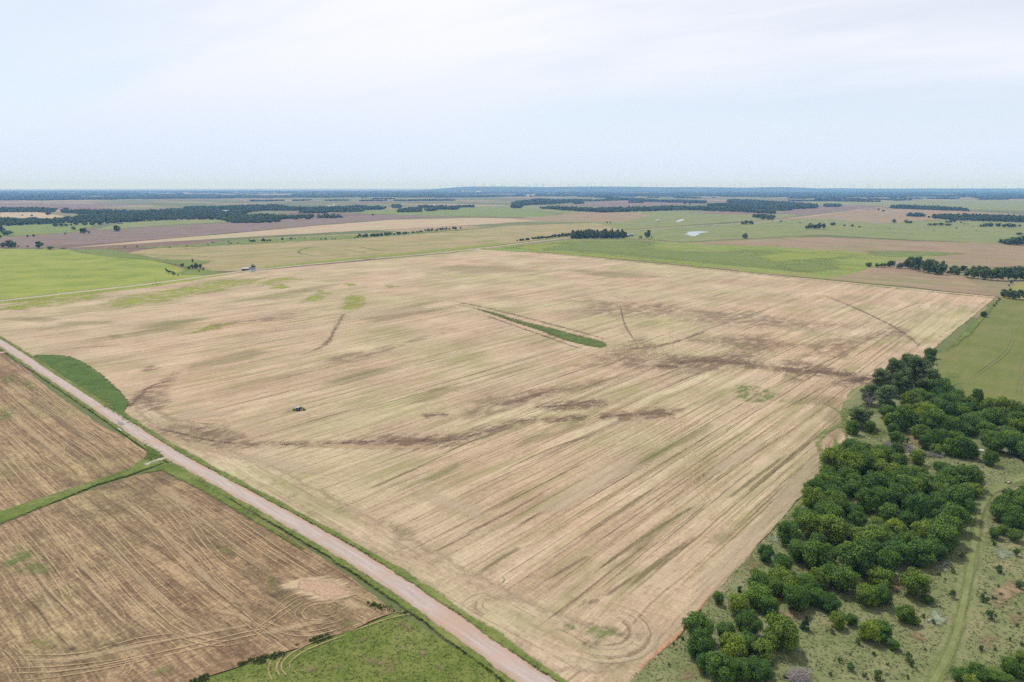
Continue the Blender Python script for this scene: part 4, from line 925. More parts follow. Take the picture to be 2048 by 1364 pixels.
relabel(th2, [([(1880, 790), (1960, 815), (2048, 820), (2120, 830)], 14, 'leafy tree on the thicket edge facing the green crop field', 'thicket edge facing the crop field'),
              ([(1780, 815), (1830, 800), (1870, 790)], 12, 'leafy tree at the foot of the tall cottonwoods', 'trees at the foot of the cottonwoods'),
              ([(2120, 925), (2048, 917), (1990, 897), (1960, 880)], 13, 'leafy tree on the thicket edge facing the white tank', 'thicket edge facing the white tank'),
              ([(1900, 864), (1860, 860), (1800, 857), (1760, 842)], 12, 'leafy tree on the thicket edge facing the low clump and brush pile', 'thicket edge facing the low clump')],
        ('leafy tree deep inside the broad thicket below the cottonwoods', 'trees deep inside the broad thicket'))
L_T3 = ('leafy tree in the low clump between the broad thicket and the brush pile', 'low clump above the brush pile')
for X, Y, w in [(980, 900, 190), (1040, 1000, 180), (1180, 960, 210), (1130, 1070, 130), (1290, 1060, 200), (1400, 1060, 250), (1480, 1110, 140), (1320, 970, 180)]:
    plant_px('tree', 1640 + X/4.873, 680 + Y/4.873, w/4.873, *L_T3, 0.75, 0.1)
for X, Y, w in [(1080, 950, 140), (1240, 1010, 160)]:
    plant_px('tree', 1640 + X/4.873, 680 + Y/4.873, w/4.873, *L_T3, 0.75, 0.1)
plant_px('tree', 1640 + 715/4.873, 680 + 880/4.873, 27, 'upper of two small round trees on bright grass behind the brush pile', 'two small trees behind the brush pile', 0.9)
plant_px('tree', 1640 + 745/4.873, 680 + 965/4.873, 33, 'lower of two small round trees on bright grass behind the brush pile', 'two small trees behind the brush pile', 0.8)
plant_px('tree', 1640 + 760/4.873, 680 + 1080/4.873, 31, 'small dark tree growing in the middle of the grey brush pile', 'small trees by the brush pile', 0.9)
plant_px('shrub', 1640 + 800/4.873, 680 + 1160/4.873, 12, 'narrow shrub just below the grey brush pile', 'shrubs by the brush pile', 1.2)
plant_px('shrub', 1640 + 850/4.873, 680 + 985/4.873, 10, 'tiny shrub right beside two small round trees on bright grass', 'shrubs by the brush pile', 1.2)
plant_px('tree', 1640 + 955/4.873, 680 + 1150/4.873, 38, 'round dark tree at the right end of the grey brush pile', 'small trees by the brush pile', 0.8)
plant_px('tree', 1640 + 1660/4.873, 680 + 1160/4.873, 34, 'lone round tree on open grass beside the white tank', 'lone trees on the pasture', 0.85)
# tall cottonwoods
L_CW = ('tall grey-green cottonwood towering over the thicket at the field edge', 'tall cottonwoods at the field edge')
for X, Y, w, a in [(740, 330, 250, 1.25), (860, 290, 230, 1.35), (960, 320, 270, 1.25), (1060, 400, 240, 1.1), (600, 400, 220, 1.1), (650, 560, 230, 1.1), (480, 530, 190, 1.0), (810, 420, 220, 1.25), (1130, 450, 150, 1.0)]:
    plant_px('cottonwood', 1640 + X/4.873, 680 + Y/4.873, w/4.873, *L_CW, a*1.12)
plant_px('cottonwood', 1640 + 390/4.873, 680 + 740/4.873, 56, 'rounded grey-green tree at the field corner below the dead branches', 'trees at the field corner', 0.85)
plant_px('tree', 1640 + 320/4.873, 680 + 860/4.873, 30, 'small olive tree tucked under the rounded tree at the field corner', 'trees at the field corner', 0.95)
plant_px('tree', 1640 + 480/4.873, 680 + 850/4.873, 27, 'small dark tree on grass right of the rounded field-corner tree', 'trees at the field corner', 0.9)
plant_px('tree', 1640 + 1080/4.873, 680 + 130/4.873, 26, 'small dark tree at the upper corner of the green crop field', 'trees at the crop field corner', 0.8)
plant_px('tree', 1640 + 1075/4.873, 680 + 195/4.873, 20, 'second small dark tree just below the one at the crop field corner', 'trees at the crop field corner', 0.8)
plant_px('tree', 1640 + 1530/4.873, 680 + 555/4.873, 30, 'dark pointed tree rising above the thicket against the crop field', 'trees against the crop field', 1.1)
plant_px('tree', 1967, 629, 14, 'single dark tree on the grassy boundary between stubble and crop field', 'boundary trees', 0.8)
# clump right of the mown track
L_RC = ('leafy tree in the clump across the mown track from the thicket', 'clump across the mown track')
for x, y, w in [(2006, 1010, 44), (2030, 1000, 50), (1998, 1028, 40), (2022, 1030, 50), (2046, 1020, 46), (2050, 1045, 40), (2020, 1048, 36), (1990, 1068, 27), (2006, 1062, 24), (2030, 1071, 33), (2060, 990, 44)]:
    plant_px('tree', x, y, w, *L_RC, 0.78, 0.1)
L_BR = ('leafy tree of the brushy patch by the lower end of the mown track', 'brushy patch by the mown track')
for x, y, w in [(1919, 1352, 38), (1955, 1346, 44), (1988, 1356, 42), (2020, 1335, 48), (2043, 1345, 42), (2010, 1362, 40), (1940, 1366, 40), (2046, 1318, 34)]:
    plant_px('tree', x, y, w, *L_BR, 0.62, 0.1)
# scattered shrubs in the pasture
L_SH = ('small dark green shrub dotted over the rough pasture', 'shrubs dotted over the pasture')
for x, y, w in [(1664, 1264, 14), (1717, 1285, 15), (1680, 1322, 14), (1701, 1334, 20), (1748, 1309, 9), (1348, 1288, 9), (1479, 1180, 14), (1464, 1200, 9), (1814, 1314, 19), (1822, 1327, 18), (1903, 1191, 18), (1906, 1143, 11), (1878, 1149, 8), (1968, 1198, 19), (1990, 1198, 9), (1983, 1232, 22), (2040, 1171, 21), (1847, 1234, 10), (1866, 1245, 11), (1962, 1298, 13), (1756, 1353, 22), (1815, 1354, 10), (1747, 1308, 8), (1998, 1141, 16), (2037, 1228, 8), (2034, 1252, 8), (1997, 1173, 8), (2001, 1190, 8), (2031, 1208, 6), (1909, 1057, 19), (1988, 1086, 14), (2010, 987, 15), (1945, 1001, 14), (1937, 992, 14), (1925, 1110, 14), (2033, 1107, 17), (1869, 1120, 13), (1729, 1350, 16), (1660, 1350, 10), (1338, 1330, 9), (1916, 928, 5), (1928, 930, 5), (1985, 1197, 7), (1893, 1132, 6), (1890, 1160, 5), (2012, 1205, 6), (1970, 1186, 6), (1700, 1310, 6), (1775, 1330, 7), (1850, 1300, 6), (1880, 1215, 6), (2020, 1280, 8), (1990, 1300, 8), (2044, 1290, 9), (1570, 1355, 12), (1545, 1330, 9)]:
    plant_px('shrub', x, y, w, *L_SH, 0.85, 0.2)
for x, y in [(1400, 1224), (1365, 1278)]:
    plant_px('shrub', x, y, 9, 'tiny shrub rooted in the red soil edge of the stubble field', 'shrubs on the red soil edge', 0.8)

# dead branches and brush piles
def dead_tree(name, label, xy, H, seed):
    rg = np.random.default_rng(seed); e = bpy.data.objects.new(name, None); COL.objects.link(e); e.location = (*map(float, xy), 0.3)
    e['label'] = label; e['category'] = 'dead tree'
    b = MB(); b.tube([(0, 0, -0.3), (0.2, 0, H*0.3), (0.1, 0.3, H*0.55)], [0.3, 0.24, 0.14], 7); obj('trunk', b.mesh('dead_trunk', M_deadwood, True), e)
    for k in range(16):
        b = MB(); s = np.array([0.15, 0.1, H*rg.uniform(0.2, 0.55)]); a = rg.uniform(0, 6.28); L = H*rg.uniform(0.3, 0.6)
        en = s + np.array([math.cos(a)*L*0.8, math.sin(a)*L*0.8, L*rg.uniform(0.3, 0.9)]); b.tube([s, (s + en)/2 + [0, 0, 0.3], en], [0.12, 0.09, 0.03], 5)
        for j in range(5):
            q = s + (en - s)*rg.uniform(0.4, 0.95); d = rg.normal(0, 1, 3); d[2] = abs(d[2]); d /= np.linalg.norm(d)
            b.tube([q, q + d*L*0.35], [0.05, 0.015], 4)
        obj('branch', b.mesh('dead_branch', M_deadwood), e)
    return e
q = ground(1640 + 480/4.873, 680 + 690/4.873)[0]
dead_tree('dead_tree', 'bare grey dead tree with spreading branches in front of the cottonwoods', q, 13, 3)
def brush(name, label, poly_px, n, seed, hmax=1.4):
    rg = np.random.default_rng(seed); poly = gp(poly_px); lo, hi = poly.min(0), poly.max(0); b = MB(); k = 0
    while k < n:
        q = rg.uniform(lo, hi)
        if not inside(poly, q[None])[0]: continue
        a = rg.uniform(0, 6.28); L = rg.uniform(0.8, 2.6); z = rg.uniform(0.3, hmax); d = np.array([math.cos(a)*L, math.sin(a)*L, rg.normal(0.2, 0.5)*L*0.5])
        p0 = np.array([q[0], q[1], z]); p1 = p0 + d; p1[2] = max(0.32, p1[2])
        b.tube([p0, p1], [0.07, 0.02], 4, False); k += 1
    o = obj(name, b.mesh(name, M_deadwood), kind=None, label=label, cat='brush pile')
    return o
brush('brush_pile', 'long grey heap of dead branches between the two thickets', [(1764, 890), (1778, 886), (1800, 892), (1822, 896), (1828, 906), (1800, 908), (1775, 903)], 900, 2)
brush('brush_pile', 'flat strip of grey cut brush at the right of the long heap', [(1850, 908), (1880, 912), (1884, 918), (1855, 916)], 320, 4)
brush('brush_pile', 'grey purple tangle of dead brush on grass below the bright green tree', [(1578, 1350), (1592, 1344), (1612, 1350), (1616, 1368), (1580, 1368)], 420, 6)

# ------------------------------------------------------------------ grass tufts and roadside weeds (real blades, uncountable)
def vnoise(X, s, seed):
    r = np.random.default_rng(seed); T = r.random((256, 256)); Y = X/s + 1000.5; i = np.floor(Y).astype(int); f = Y - i; f = f*f*(3 - 2*f)
    a = T[i[:, 0] % 256, i[:, 1] % 256]; b = T[(i[:, 0]+1) % 256, i[:, 1] % 256]; c = T[i[:, 0] % 256, (i[:, 1]+1) % 256]; d = T[(i[:, 0]+1) % 256, (i[:, 1]+1) % 256]
    return a*(1-f[:, 0])*(1-f[:, 1]) + b*f[:, 0]*(1-f[:, 1]) + c*(1-f[:, 0])*f[:, 1] + d*f[:, 0]*f[:, 1]
def tufts(name, label, polys, dens, hgt, mat, seed, wid=0.45, holes=(), gap=0.0):
    rg = np.random.default_rng(seed); P = []
    for poly, d in zip(polys, dens):
        lo, hi = poly.min(0), poly.max(0); n = int(np.prod(hi - lo)*d)
        X = rg.uniform(lo, hi, (n, 2)); X = X[inside(poly, X)]
        for h in holes: X = X[~inside(h, X)]
        P.append(X)
    X = np.concatenate(P); X = X[vnoise(X, 4.5, 12) + 0.25*vnoise(X, 1.3, 13) > gap] if gap else X; n = len(X); nb = 4
    h = hgt*rg.uniform(0.4, 1.25, n); w = wid*rg.uniform(0.5, 1.3, n)
    Vs, tint = [], np.repeat(rg.random(n), 3*nb)
    for k in range(nb):
        a = rg.uniform(0, 6.283, n); c, s = np.cos(a), np.sin(a); ox, oy = rg.normal(0, 0.5, n)*w, rg.normal(0, 0.5, n)*w
        Z = np.full(n, 0.33)
        b0 = np.column_stack([X[:, 0] + ox - c*w*0.5, X[:, 1] + oy - s*w*0.5, Z]); b1 = np.column_stack([X[:, 0] + ox + c*w*0.5, X[:, 1] + oy + s*w*0.5, Z])
        tp = np.column_stack([X[:, 0] + ox + rg.normal(0, 0.4, n)*w, X[:, 1] + oy + rg.normal(0, 0.4, n)*w, Z + h])
        Vs.append(np.stack([b0, b1, tp], 1))
    V = np.concatenate(Vs, 1).reshape(-1, 3)
    me = fast_mesh(name, V, np.arange(len(V)).reshape(-1, 3), mat); fattr(me, 'tint', tint)
    return obj(name, me, kind='stuff', label=label, cat='grass')
def blade_mat(name, a, b, c):
    m, g = M(name); t = g.attr('tint'); n = g.noise(g.pos(), 1/9.0, 3)
    g.out(g.ramp(g.m('ADD', g.m('MULTIPLY', t, 0.6), g.m('MULTIPLY', n, 0.5)), [(0.25, a), (0.55, b), (0.85, c)]), 0.8, 0.15, transl=0.2)
    return m
MB_p = blade_mat('pasture_blades', (0.085, 0.10, 0.036), (0.125, 0.135, 0.055), (0.17, 0.16, 0.08))
MB_v = blade_mat('weed_blades', (0.05, 0.085, 0.018), (0.08, 0.12, 0.028), (0.13, 0.16, 0.05))
MB_m = blade_mat('meadow_blades', (0.055, 0.082, 0.015), (0.082, 0.112, 0.023), (0.12, 0.136, 0.042))
path_poly = np.concatenate([offset(spline(gp(path_px), 3), 2.6), offset(spline(gp(path_px), 3), -2.6)[::-1]])
tufts('pasture_grass', 'rough tufted grass covering the pasture', [gp([(1258, 1364), (1312, 1316), (1367, 1266), (1427, 1189), (1500, 1114), (1600, 1002), (1660, 927), (1705, 890), (1750, 855), (1850, 880), (2048, 910), (2070, 1364)])], [1.3], 0.20, MB_p, 3, 0.40, [path_poly])
tufts('meadow_grass', 'green meadow grass in the corner below the left field', [gp([(390, 1366), (560, 1314), (700, 1266), (795, 1228), (880, 1282), (1020, 1364), (1000, 1380), (400, 1380)])], [2.0], 0.14, MB_m, 4, 0.34)
def band(d0, d1, i0, i1): return np.concatenate([offset(rA, d0)[i0:i1], offset(rA, d1)[i0:i1][::-1]])
nA = len(rA); 
tufts('roadside_weeds', 'dark green weeds growing along both sides of the gravel road', [band(-5.4, -3.9, 0, nA - 60), band(3.8, 5.6, 0, 260), band(4.4, 5.6, 260, nA - 60)], [3.5, 4.0, 3.0], 0.45, MB_v, 5, 0.42, gap=0.5)
ditch = spline(gp([(380, 1372), (450, 1345), (540, 1318), (620, 1288), (660, 1274)]), 2)
tufts('ditch_weeds', 'dark green weed hedge along the ditch between left field and meadow', [np.concatenate([offset(ditch, 1.5), offset(ditch, -1.2)[::-1]]), gp([(730, 1205), (790, 1215), (820, 1232), (780, 1225), (740, 1215)]), gp([(300, 905), (328, 915), (300, 925), (288, 920)])], [6.0, 3.5, 3.0], 0.6, MB_v, 6, 0.5, gap=0.55)
tufts('uncut_grass', 'lush uncut grass of the waterway strip and roadside crescent', [isl*0.86 + isl.mean(0)*0.14, spline(cres, 4, True)], [0.7, 1.2], 0.35, blade_mat('lush_blades', (0.034, 0.06, 0.013), (0.052, 0.088, 0.019), (0.085, 0.12, 0.032)), 8, 0.5)

# ------------------------------------------------------------------ mid-distance trees one can tell apart
def plant_base(kind, x, y, wpx, hpx, label, group, z=0.6, cat=None):
    q, t = ground(x, y); return plant(kind, q, wpx*t/F, hpx*t/F, label, group, z)
Z1 = lambda X, Y, w, h: (X/3.938, 360 + Y/3.938, w/3.938, h/3.938)
Z2 = lambda X, Y, w, h: (500 + X/3.938, 360 + Y/3.938, w/3.938, h/3.938)
Z3 = lambda X, Y, w, h: (1000 + X/3.938, 360 + Y/3.938, w/3.938, h/3.938)
Z4 = lambda X, Y, w, h: (1500 + X/3.737, 360 + Y/3.737, w/3.737, h/3.737)
def row(items, zf, label, group, kind='far_tree'):
    for it in items: plant_base(kind, *zf(*it), label, group)
row([(70, 535, 75, 55), (105, 535, 55, 45), (25, 530, 45, 35), (315, 540, 80, 52), (400, 550, 60, 26)], Z1, 'dark tree on the boundary between lime pasture and ploughed land', 'trees on the lime pasture boundary')
row([(660, 422, 66, 46), (704, 424, 26, 20), (580, 394, 40, 26), (598, 358, 45, 30), (668, 358, 46, 28), (730, 358, 46, 25), (790, 352, 60, 40), (440, 366, 50, 26), (485, 368, 60, 24), (520, 364, 35, 18), (560, 362, 30, 16), (850, 346, 40, 18)], Z1, 'rounded tree scattered around the small green meadow', 'trees around the small green meadow')
row([(222, 450, 25, 18), (266, 448, 25, 18), (515, 430, 18, 14)], Z1, 'tiny dark tree on the far edge of the plum ploughed field', 'tiny trees by the plum field')
plant_base('far_tree', *Z1(920, 405, 60, 46), 'lone grey-green tree beside the plum ploughed field', 'lone field trees')
row([(20, 425, 60, 60), (60, 436, 90, 36), (5, 465, 30, 30)], Z1, 'dark tree of the clump at the left end of the small green meadow', 'clump left of the meadow')
row([(250, 288, 24, 14), (178, 284, 16, 12), (380, 276, 50, 24)], Z1, 'small tree standing in the pale far stubble patch', 'trees in the far stubble patch')
row([(1308, 722, 26, 24), (1322, 730, 30, 26), (1340, 738, 34, 28), (1358, 746, 32, 26), (1375, 752, 28, 20), (1405, 756, 26, 16)], Z1, 'dark shrub in the slanting row on the lime pasture by the far road', 'slanting shrub row', 'far_bush')
row([(1435, 682, 36, 22), (1518, 652, 18, 28), (1488, 704, 30, 22), (1515, 702, 36, 32), (1545, 700, 40, 44), (1575, 702, 40, 40), (1605, 714, 22, 26), (1568, 726, 14, 14)], Z1, 'dark small tree of the thicket on the lime pasture near the far road', 'small thicket near the far road')
row([(985, 535, 16, 14), (1080, 532, 18, 16), (1335, 536, 16, 12), (1470, 526, 18, 12), (1640, 516, 14, 12), (1675, 502, 14, 14), (1800, 496, 14, 16), (1818, 506, 20, 14), (1875, 502, 16, 10), (1968, 488, 20, 20), (1690, 432, 12, 10), (1855, 420, 14, 10), (150, 528, 30, 12), (215, 530, 30, 14), (500, 545, 60, 12)], Z1, 'small dark shrub along the grassy strip below the pale stubble', 'shrubs along the grassy strip', 'far_bush')
row([(325, 470, 34, 18), (435, 466, 10, 14), (560, 474, 16, 18), (597, 473, 22, 18), (650, 473, 14, 16), (672, 472, 14, 16), (355, 470, 12, 12), (500, 466, 8, 10)], Z2, 'small dark shrub along the grassy strip below the pale stubble', 'shrubs along the grassy strip', 'far_bush')
plant_base('far_tree', *Z2(967, 282, 24, 16), 'tiny lone tree on the green strip beyond the plum field', 'lone field trees')
plant_base('far_tree', *Z3(1162, 458, 60, 60), 'large round lone tree beside the farm sheds near the pond', 'lone field trees')
row([(1100, 464, 16, 22), (1112, 463, 16, 24), (1197, 460, 16, 18)], Z3, 'small bush at the foot of the lone tree near the pond', 'bushes by the lone tree', 'far_bush')
plant_base('far_tree', *Z3(1930, 462, 56, 40), 'round dark lone tree on grass right of the pond', 'lone field trees')
row([(843, 342, 14, 14), (870, 342, 12, 14)], Z3, 'one of two tiny trees on far tan stubble beyond the grove', 'two tiny trees beyond the grove')
row([(1455, 194, 22, 20), (1495, 192, 18, 16)], Z3, 'one of two small trees in front of the far wood edge', 'two small trees by the far wood')
row([(1910, 352, 40, 26), (1940, 354, 50, 34), (1975, 350, 50, 28)], Z3, 'tree of the small copse beside the far road beyond the pond', 'copse beside the far road')
row([(425, 366, 40, 22), (450, 364, 40, 40), (480, 368, 50, 36), (515, 366, 40, 44), (545, 368, 44, 40)], Z4, 'tree of the copse on open grass right of the pond', 'copse right of the pond')
row([(620, 340, 46, 22), (705, 347, 18, 14), (765, 350, 26, 16), (230, 316, 22, 14), (375, 324, 16, 8), (820, 356, 30, 10)], Z4, 'small tree strung along the grass right of the pond copse', 'trees strung along the grass')
row([(1075, 327, 34, 32), (1165, 324, 36, 26), (1195, 324, 40, 18)], Z4, 'small tree on the tan field before the far tree belt', 'trees before the far tree belt')
row([(960, 228, 18, 16), (995, 236, 24, 12)], Z4, 'one of two tiny trees at the end of the far road', 'tiny trees at the road end')
row([(1545, 366, 18, 14), (1690, 380, 12, 8), (1665, 348, 10, 6), (1600, 334, 16, 10), (1630, 334, 14, 8), (1050, 372, 10, 8), (1370, 380, 12, 8)], Z4, 'tiny bush dotted on the far green pasture', 'bushes on the far pasture', 'far_bush')
row([(1340, 342, 50, 16), (1385, 342, 50, 18), (1430, 342, 56, 20), (1480, 342, 50, 16), (1470, 322, 30, 16), (1500, 320, 34, 20), (1525, 320, 30, 24), (1575, 322, 20, 10)], Z4, 'low tree of the loose group on the far green pasture', 'loose group on the far pasture')
row([(1730, 352, 40, 18), (1760, 350, 44, 26), (1795, 350, 44, 28), (1850, 352, 50, 30), (1890, 354, 50, 24), (1930, 354, 56, 28), (1975, 354, 50, 26), (2010, 350, 30, 16)], Z4, 'low tree in the short row at the edge of the far pasture', 'short row on the far pasture')
L_BELT = ('leafy tree in the belt across the tan field corner', 'tree belt across the field corner')
row([(888, 650, 52, 30), (950, 654, 40, 28), (985, 656, 46, 30), (1012, 652, 36, 26), (1042, 650, 44, 44), (1068, 650, 40, 46), (1122, 664, 64, 42)], Z4, 'tree at the thin end of the belt on tan field', 'thin end of the tree belt')
row([(1175, 662, 70, 80), (1215, 672, 76, 90), (1255, 684, 80, 116), (1300, 694, 80, 104), (1345, 700, 80, 100), (1385, 708, 76, 96), (1425, 710, 70, 84), (1440, 690, 60, 80), (1235, 668, 60, 70), (1330, 680, 70, 80)], Z4, *L_BELT)
row([(1510, 706, 60, 60), (1545, 712, 60, 50), (1540, 690, 70, 46), (1600, 690, 64, 50), (1480, 704, 30, 24)], Z4, 'tree in the gap group between the two dense belt sections', 'gap group of the tree belt')
row([(1625, 728, 70, 60), (1665, 734, 76, 84), (1705, 738, 80, 90), (1750, 744, 84, 76), (1800, 750, 84, 86), (1850, 752, 84, 96), (1890, 756, 84, 80), (1930, 750, 84, 90), (1975, 750, 84, 94), (2020, 750, 84, 90), (2060, 750, 84, 90), (1880, 720, 80, 70), (2000, 720, 80, 70), (1760, 716, 70, 66)], Z4, 'leafy tree in the dense right section of the tree belt', 'right section of the tree belt')
row([(1955, 780, 34, 32), (1935, 800, 20, 16)], Z4, 'small tree on the hedge line above the field corner', 'hedge line trees')
row([(1895, 882, 60, 60), (1935, 888, 66, 70), (1975, 890, 66, 60), (2015, 896, 70, 70), (2055, 898, 70, 70), (1900, 850, 40, 30)], Z4, 'leafy tree of the clump at the top corner of the crop field', 'clump at the crop field top')
row([(1860, 900, 26, 22), (1848, 915, 22, 18), (1838, 932, 22, 18), (1826, 950, 22, 18)], Z4, 'shrub of the slanting hedge at the crop field top corner', 'hedge at the crop field top', 'far_bush')
row([(1880, 476, 60, 34), (1915, 482, 60, 40), (1950, 486, 70, 46), (1990, 488, 70, 60), (2030, 490, 70, 72), (2065, 490, 70, 80), (1960, 470, 60, 40), (2010, 412, 50, 18)], Z4, 'dark tree of the rounded copse on the far right pasture', 'rounded copse on the far right')

# ------------------------------------------------------------------ woods and hedgerows that read as one mass
def gn_scatter(name, pts, sc, label, protos, cat='woodland'):
    """points carrying tree instances; the tree shapes are those of trees standing in the scene"""
    n = len(pts); me = bpy.data.meshes.new(name); V = np.ascontiguousarray(pts, dtype=np.float32)
    me.vertices.add(n); me.vertices.foreach_set('co', V.ravel()); me.update()
    rg = np.random.default_rng(n)
    a = me.attributes.new('sc', 'FLOAT_VECTOR', 'POINT'); a.data.foreach_set('vector', np.ascontiguousarray(sc, dtype=np.float32).ravel())
    a = me.attributes.new('rt', 'FLOAT_VECTOR', 'POINT'); a.data.foreach_set('vector', np.column_stack([np.zeros(n), np.zeros(n), rg.uniform(0, 6.283, n)]).astype(np.float32).ravel())
    a = me.attributes.new('pick', 'INT', 'POINT'); a.data.foreach_set('value', rg.integers(0, len(protos), n).astype(np.int32))
    o = obj(name, me, kind='stuff', label=label, cat=cat)
    nt = bpy.data.node_groups.new(name + '_trees', 'GeometryNodeTree')
    nt.interface.new_socket('Geometry', in_out='INPUT', socket_type='NodeSocketGeometry'); nt.interface.new_socket('Geometry', in_out='OUTPUT', socket_type='NodeSocketGeometry')
    gi = nt.nodes.new('NodeGroupInput'); go = nt.nodes.new('NodeGroupOutput'); jn = nt.nodes.new('GeometryNodeJoinGeometry')
    def na(nm, ty):
        q = nt.nodes.new('GeometryNodeInputNamedAttribute'); q.data_type = ty; q.inputs['Name'].default_value = nm
        return [s for s in q.outputs if s.enabled and s.name == 'Attribute'][0]
    sc_, rt_, pk_ = na('sc', 'FLOAT_VECTOR'), na('rt', 'FLOAT_VECTOR'), na('pick', 'INT')
    for k, p in enumerate(protos):
        oi = nt.nodes.new('GeometryNodeObjectInfo'); oi.inputs['Object'].default_value = p; oi.inputs['As Instance'].default_value = True; oi.transform_space = 'ORIGINAL'
        cp = nt.nodes.new('FunctionNodeCompare'); cp.data_type = 'INT'; cp.operation = 'EQUAL'
        ins = [s for s in cp.inputs if s.enabled]; nt.links.new(pk_, ins[0]); ins[1].default_value = k
        ip = nt.nodes.new('GeometryNodeInstanceOnPoints')
        nt.links.new(gi.outputs[0], ip.inputs['Points']); nt.links.new(cp.outputs[0], ip.inputs['Selection']); nt.links.new(oi.outputs['Geometry'], ip.inputs['Instance'])
        nt.links.new(rt_, ip.inputs['Rotation']); nt.links.new(sc_, ip.inputs['Scale']); nt.links.new(ip.outputs[0], jn.inputs[0])
    nt.links.new(jn.outputs[0], go.inputs[0])
    md = o.modifiers.new('trees', 'NODES'); md.node_group = nt
    return o
FT = [FIRST[k] for k in sorted(FIRST) if k[0] == 'far_tree']; FB = [FIRST[k] for k in sorted(FIRST) if k[0] == 'far_bush']
def wood(name, label, polys, spacing, w=9.0, h=9.0, seed=1, protos=None, pr=(5.0, 8.0), z=6.0, keep=0.85, cat='woodland'):
    rg = np.random.default_rng(seed); P = []
    for px in polys:
        poly = gp(px, z) if z is not None else np.asarray(px); lo, hi = poly.min(0), poly.max(0)
        gx, gy = np.meshgrid(np.arange(lo[0], hi[0], spacing), np.arange(lo[1], hi[1], spacing)); X = np.column_stack([gx.ravel(), gy.ravel()])
        X = X + rg.uniform(-0.5, 0.5, X.shape)*spacing; X = X[inside(poly, X)]
        X = X[rg.random(len(X)) < keep*np.clip(0.35 + 1.3*vnoise(X, spacing*4.5, 9), 0, 1)]
        P.append(X + rg.normal(0, spacing*0.45, X.shape))
    X = np.concatenate(P); n = len(X); s = rg.uniform(0.75, 1.3, n); s2 = rg.uniform(0.6, 1.25, n)*(0.6 + 0.85*vnoise(X, spacing*5.0, 4))
    return gn_scatter(name, np.column_stack([X, np.full(n, 0.4)]), np.column_stack([s*w/(2*pr[0]), s*w/(2*pr[0]), s2*h/pr[1]]), label, protos or FT, cat)
def zz(f, pts): return [f(X, Y, 1, 1)[:2] for X, Y in pts]
wood('tree_grove', 'dense planted grove of tall dark trees beside the far road', [zz(Z3, [(572, 466), (980, 462), (975, 440), (700, 432), (580, 440)])], 6.5, 8.5, 11.5, 1, z=0)
wood('hedgerow', 'dense dark hedgerow along the far road leading to the grove', [zz(Z3, [(110, 486), (240, 472), (420, 455), (570, 438), (575, 428), (420, 446), (250, 464)])], 5.0, 6.0, 4.5, 2, z=0, keep=0.8, cat='hedge')
wood('hedgerow', 'bushy dark hedgerow between pale stubble and tan field', [zz(Z2, [(775, 462), (950, 452), (1100, 438), (1250, 426), (1250, 418), (1100, 426), (900, 440)]), zz(Z2, [(1250, 424), (1400, 408), (1550, 394), (1700, 384), (1550, 388), (1400, 398)]), zz(Z2, [(0, 492), (280, 476), (280, 472), (0, 486)])], 8.0, 6.5, 5.0, 3, z=0, keep=0.55, cat='hedge')
wood('woodland', 'broad dark woodland belt behind the plum ploughed field', [
    zz(Z1, [(-60, 350), (0, 352), (420, 334), (500, 330), (950, 326), (1300, 304), (1500, 302), (1760, 304), (1830, 330), (2048, 326), (2048, 280), (1880, 275), (1970, 245), (2048, 240), (2048, 200), (1900, 205), (1460, 218), (1450, 235), (1200, 240), (1000, 250), (820, 240), (500, 236), (480, 250), (800, 275), (600, 292), (420, 312), (0, 306), (-60, 306)]),
    zz(Z1, [(-60, 248), (420, 246), (430, 225), (-60, 222)]),
    zz(Z2, [(0, 326), (230, 326), (240, 300), (340, 300), (380, 302), (370, 280), (150, 280), (0, 272)]), zz(Z2, [(400, 302), (495, 300), (490, 280), (410, 282)]), zz(Z2, [(540, 292), (705, 292), (690, 278), (550, 282)]),
    zz(Z2, [(0, 234), (390, 236), (400, 256), (590, 256), (620, 226), (840, 232), (1055, 226), (1050, 212), (860, 205), (620, 215), (380, 215), (200, 200), (0, 205)])], 14.0, 16.0, 10.0, 5, z=5)
wood('woodland', 'dark clumps of wood on the green strip beyond the ploughed field', [zz(Z2, [(1165, 250), (1345, 246), (1340, 224), (1175, 230)]), zz(Z2, [(1340, 216), (1440, 214), (1430, 202), (1345, 204)]), zz(Z2, [(1385, 242), (1460, 240), (1455, 228), (1390, 230)]), zz(Z2, [(1450, 228), (1640, 230), (1635, 212), (1460, 205)]), zz(Z2, [(1630, 212), (1760, 212), (1755, 206), (1635, 206)]), zz(Z2, [(1120, 218), (1185, 216), (1180, 200), (1125, 200)]), zz(Z2, [(600, 248), (900, 246), (880, 240), (620, 242)])], 13.0, 15.0, 10.0, 6, z=4)
wood('woodland', 'long dark tree line across the far tan and plum fields', [
    zz(Z3, [(310, 218), (480, 232), (650, 242), (800, 250), (1000, 244), (1220, 238), (1350, 234), (1440, 230), (1620, 236), (1900, 246), (1980, 248), (1980, 226), (1620, 214), (1340, 210), (1200, 214), (1000, 220), (760, 226), (560, 220), (400, 212)]),
    zz(Z3, [(95, 214), (160, 218), (165, 200), (240, 192), (430, 186), (560, 174), (600, 160), (300, 152), (95, 175)]), zz(Z3, [(585, 186), (650, 182), (645, 162), (590, 162)]),
    zz(Z3, [(830, 150), (960, 156), (1100, 166), (1400, 174), (1620, 180), (1620, 166), (1200, 158), (1000, 145), (860, 138)]),
    zz(Z3, [(1620, 196), (1800, 205), (2048, 225), (2048, 180), (1940, 175), (1800, 185)]), zz(Z3, [(1790, 176), (1935, 176), (1930, 158), (1800, 158)])], 15.0, 17.0, 11.0, 7, z=5)
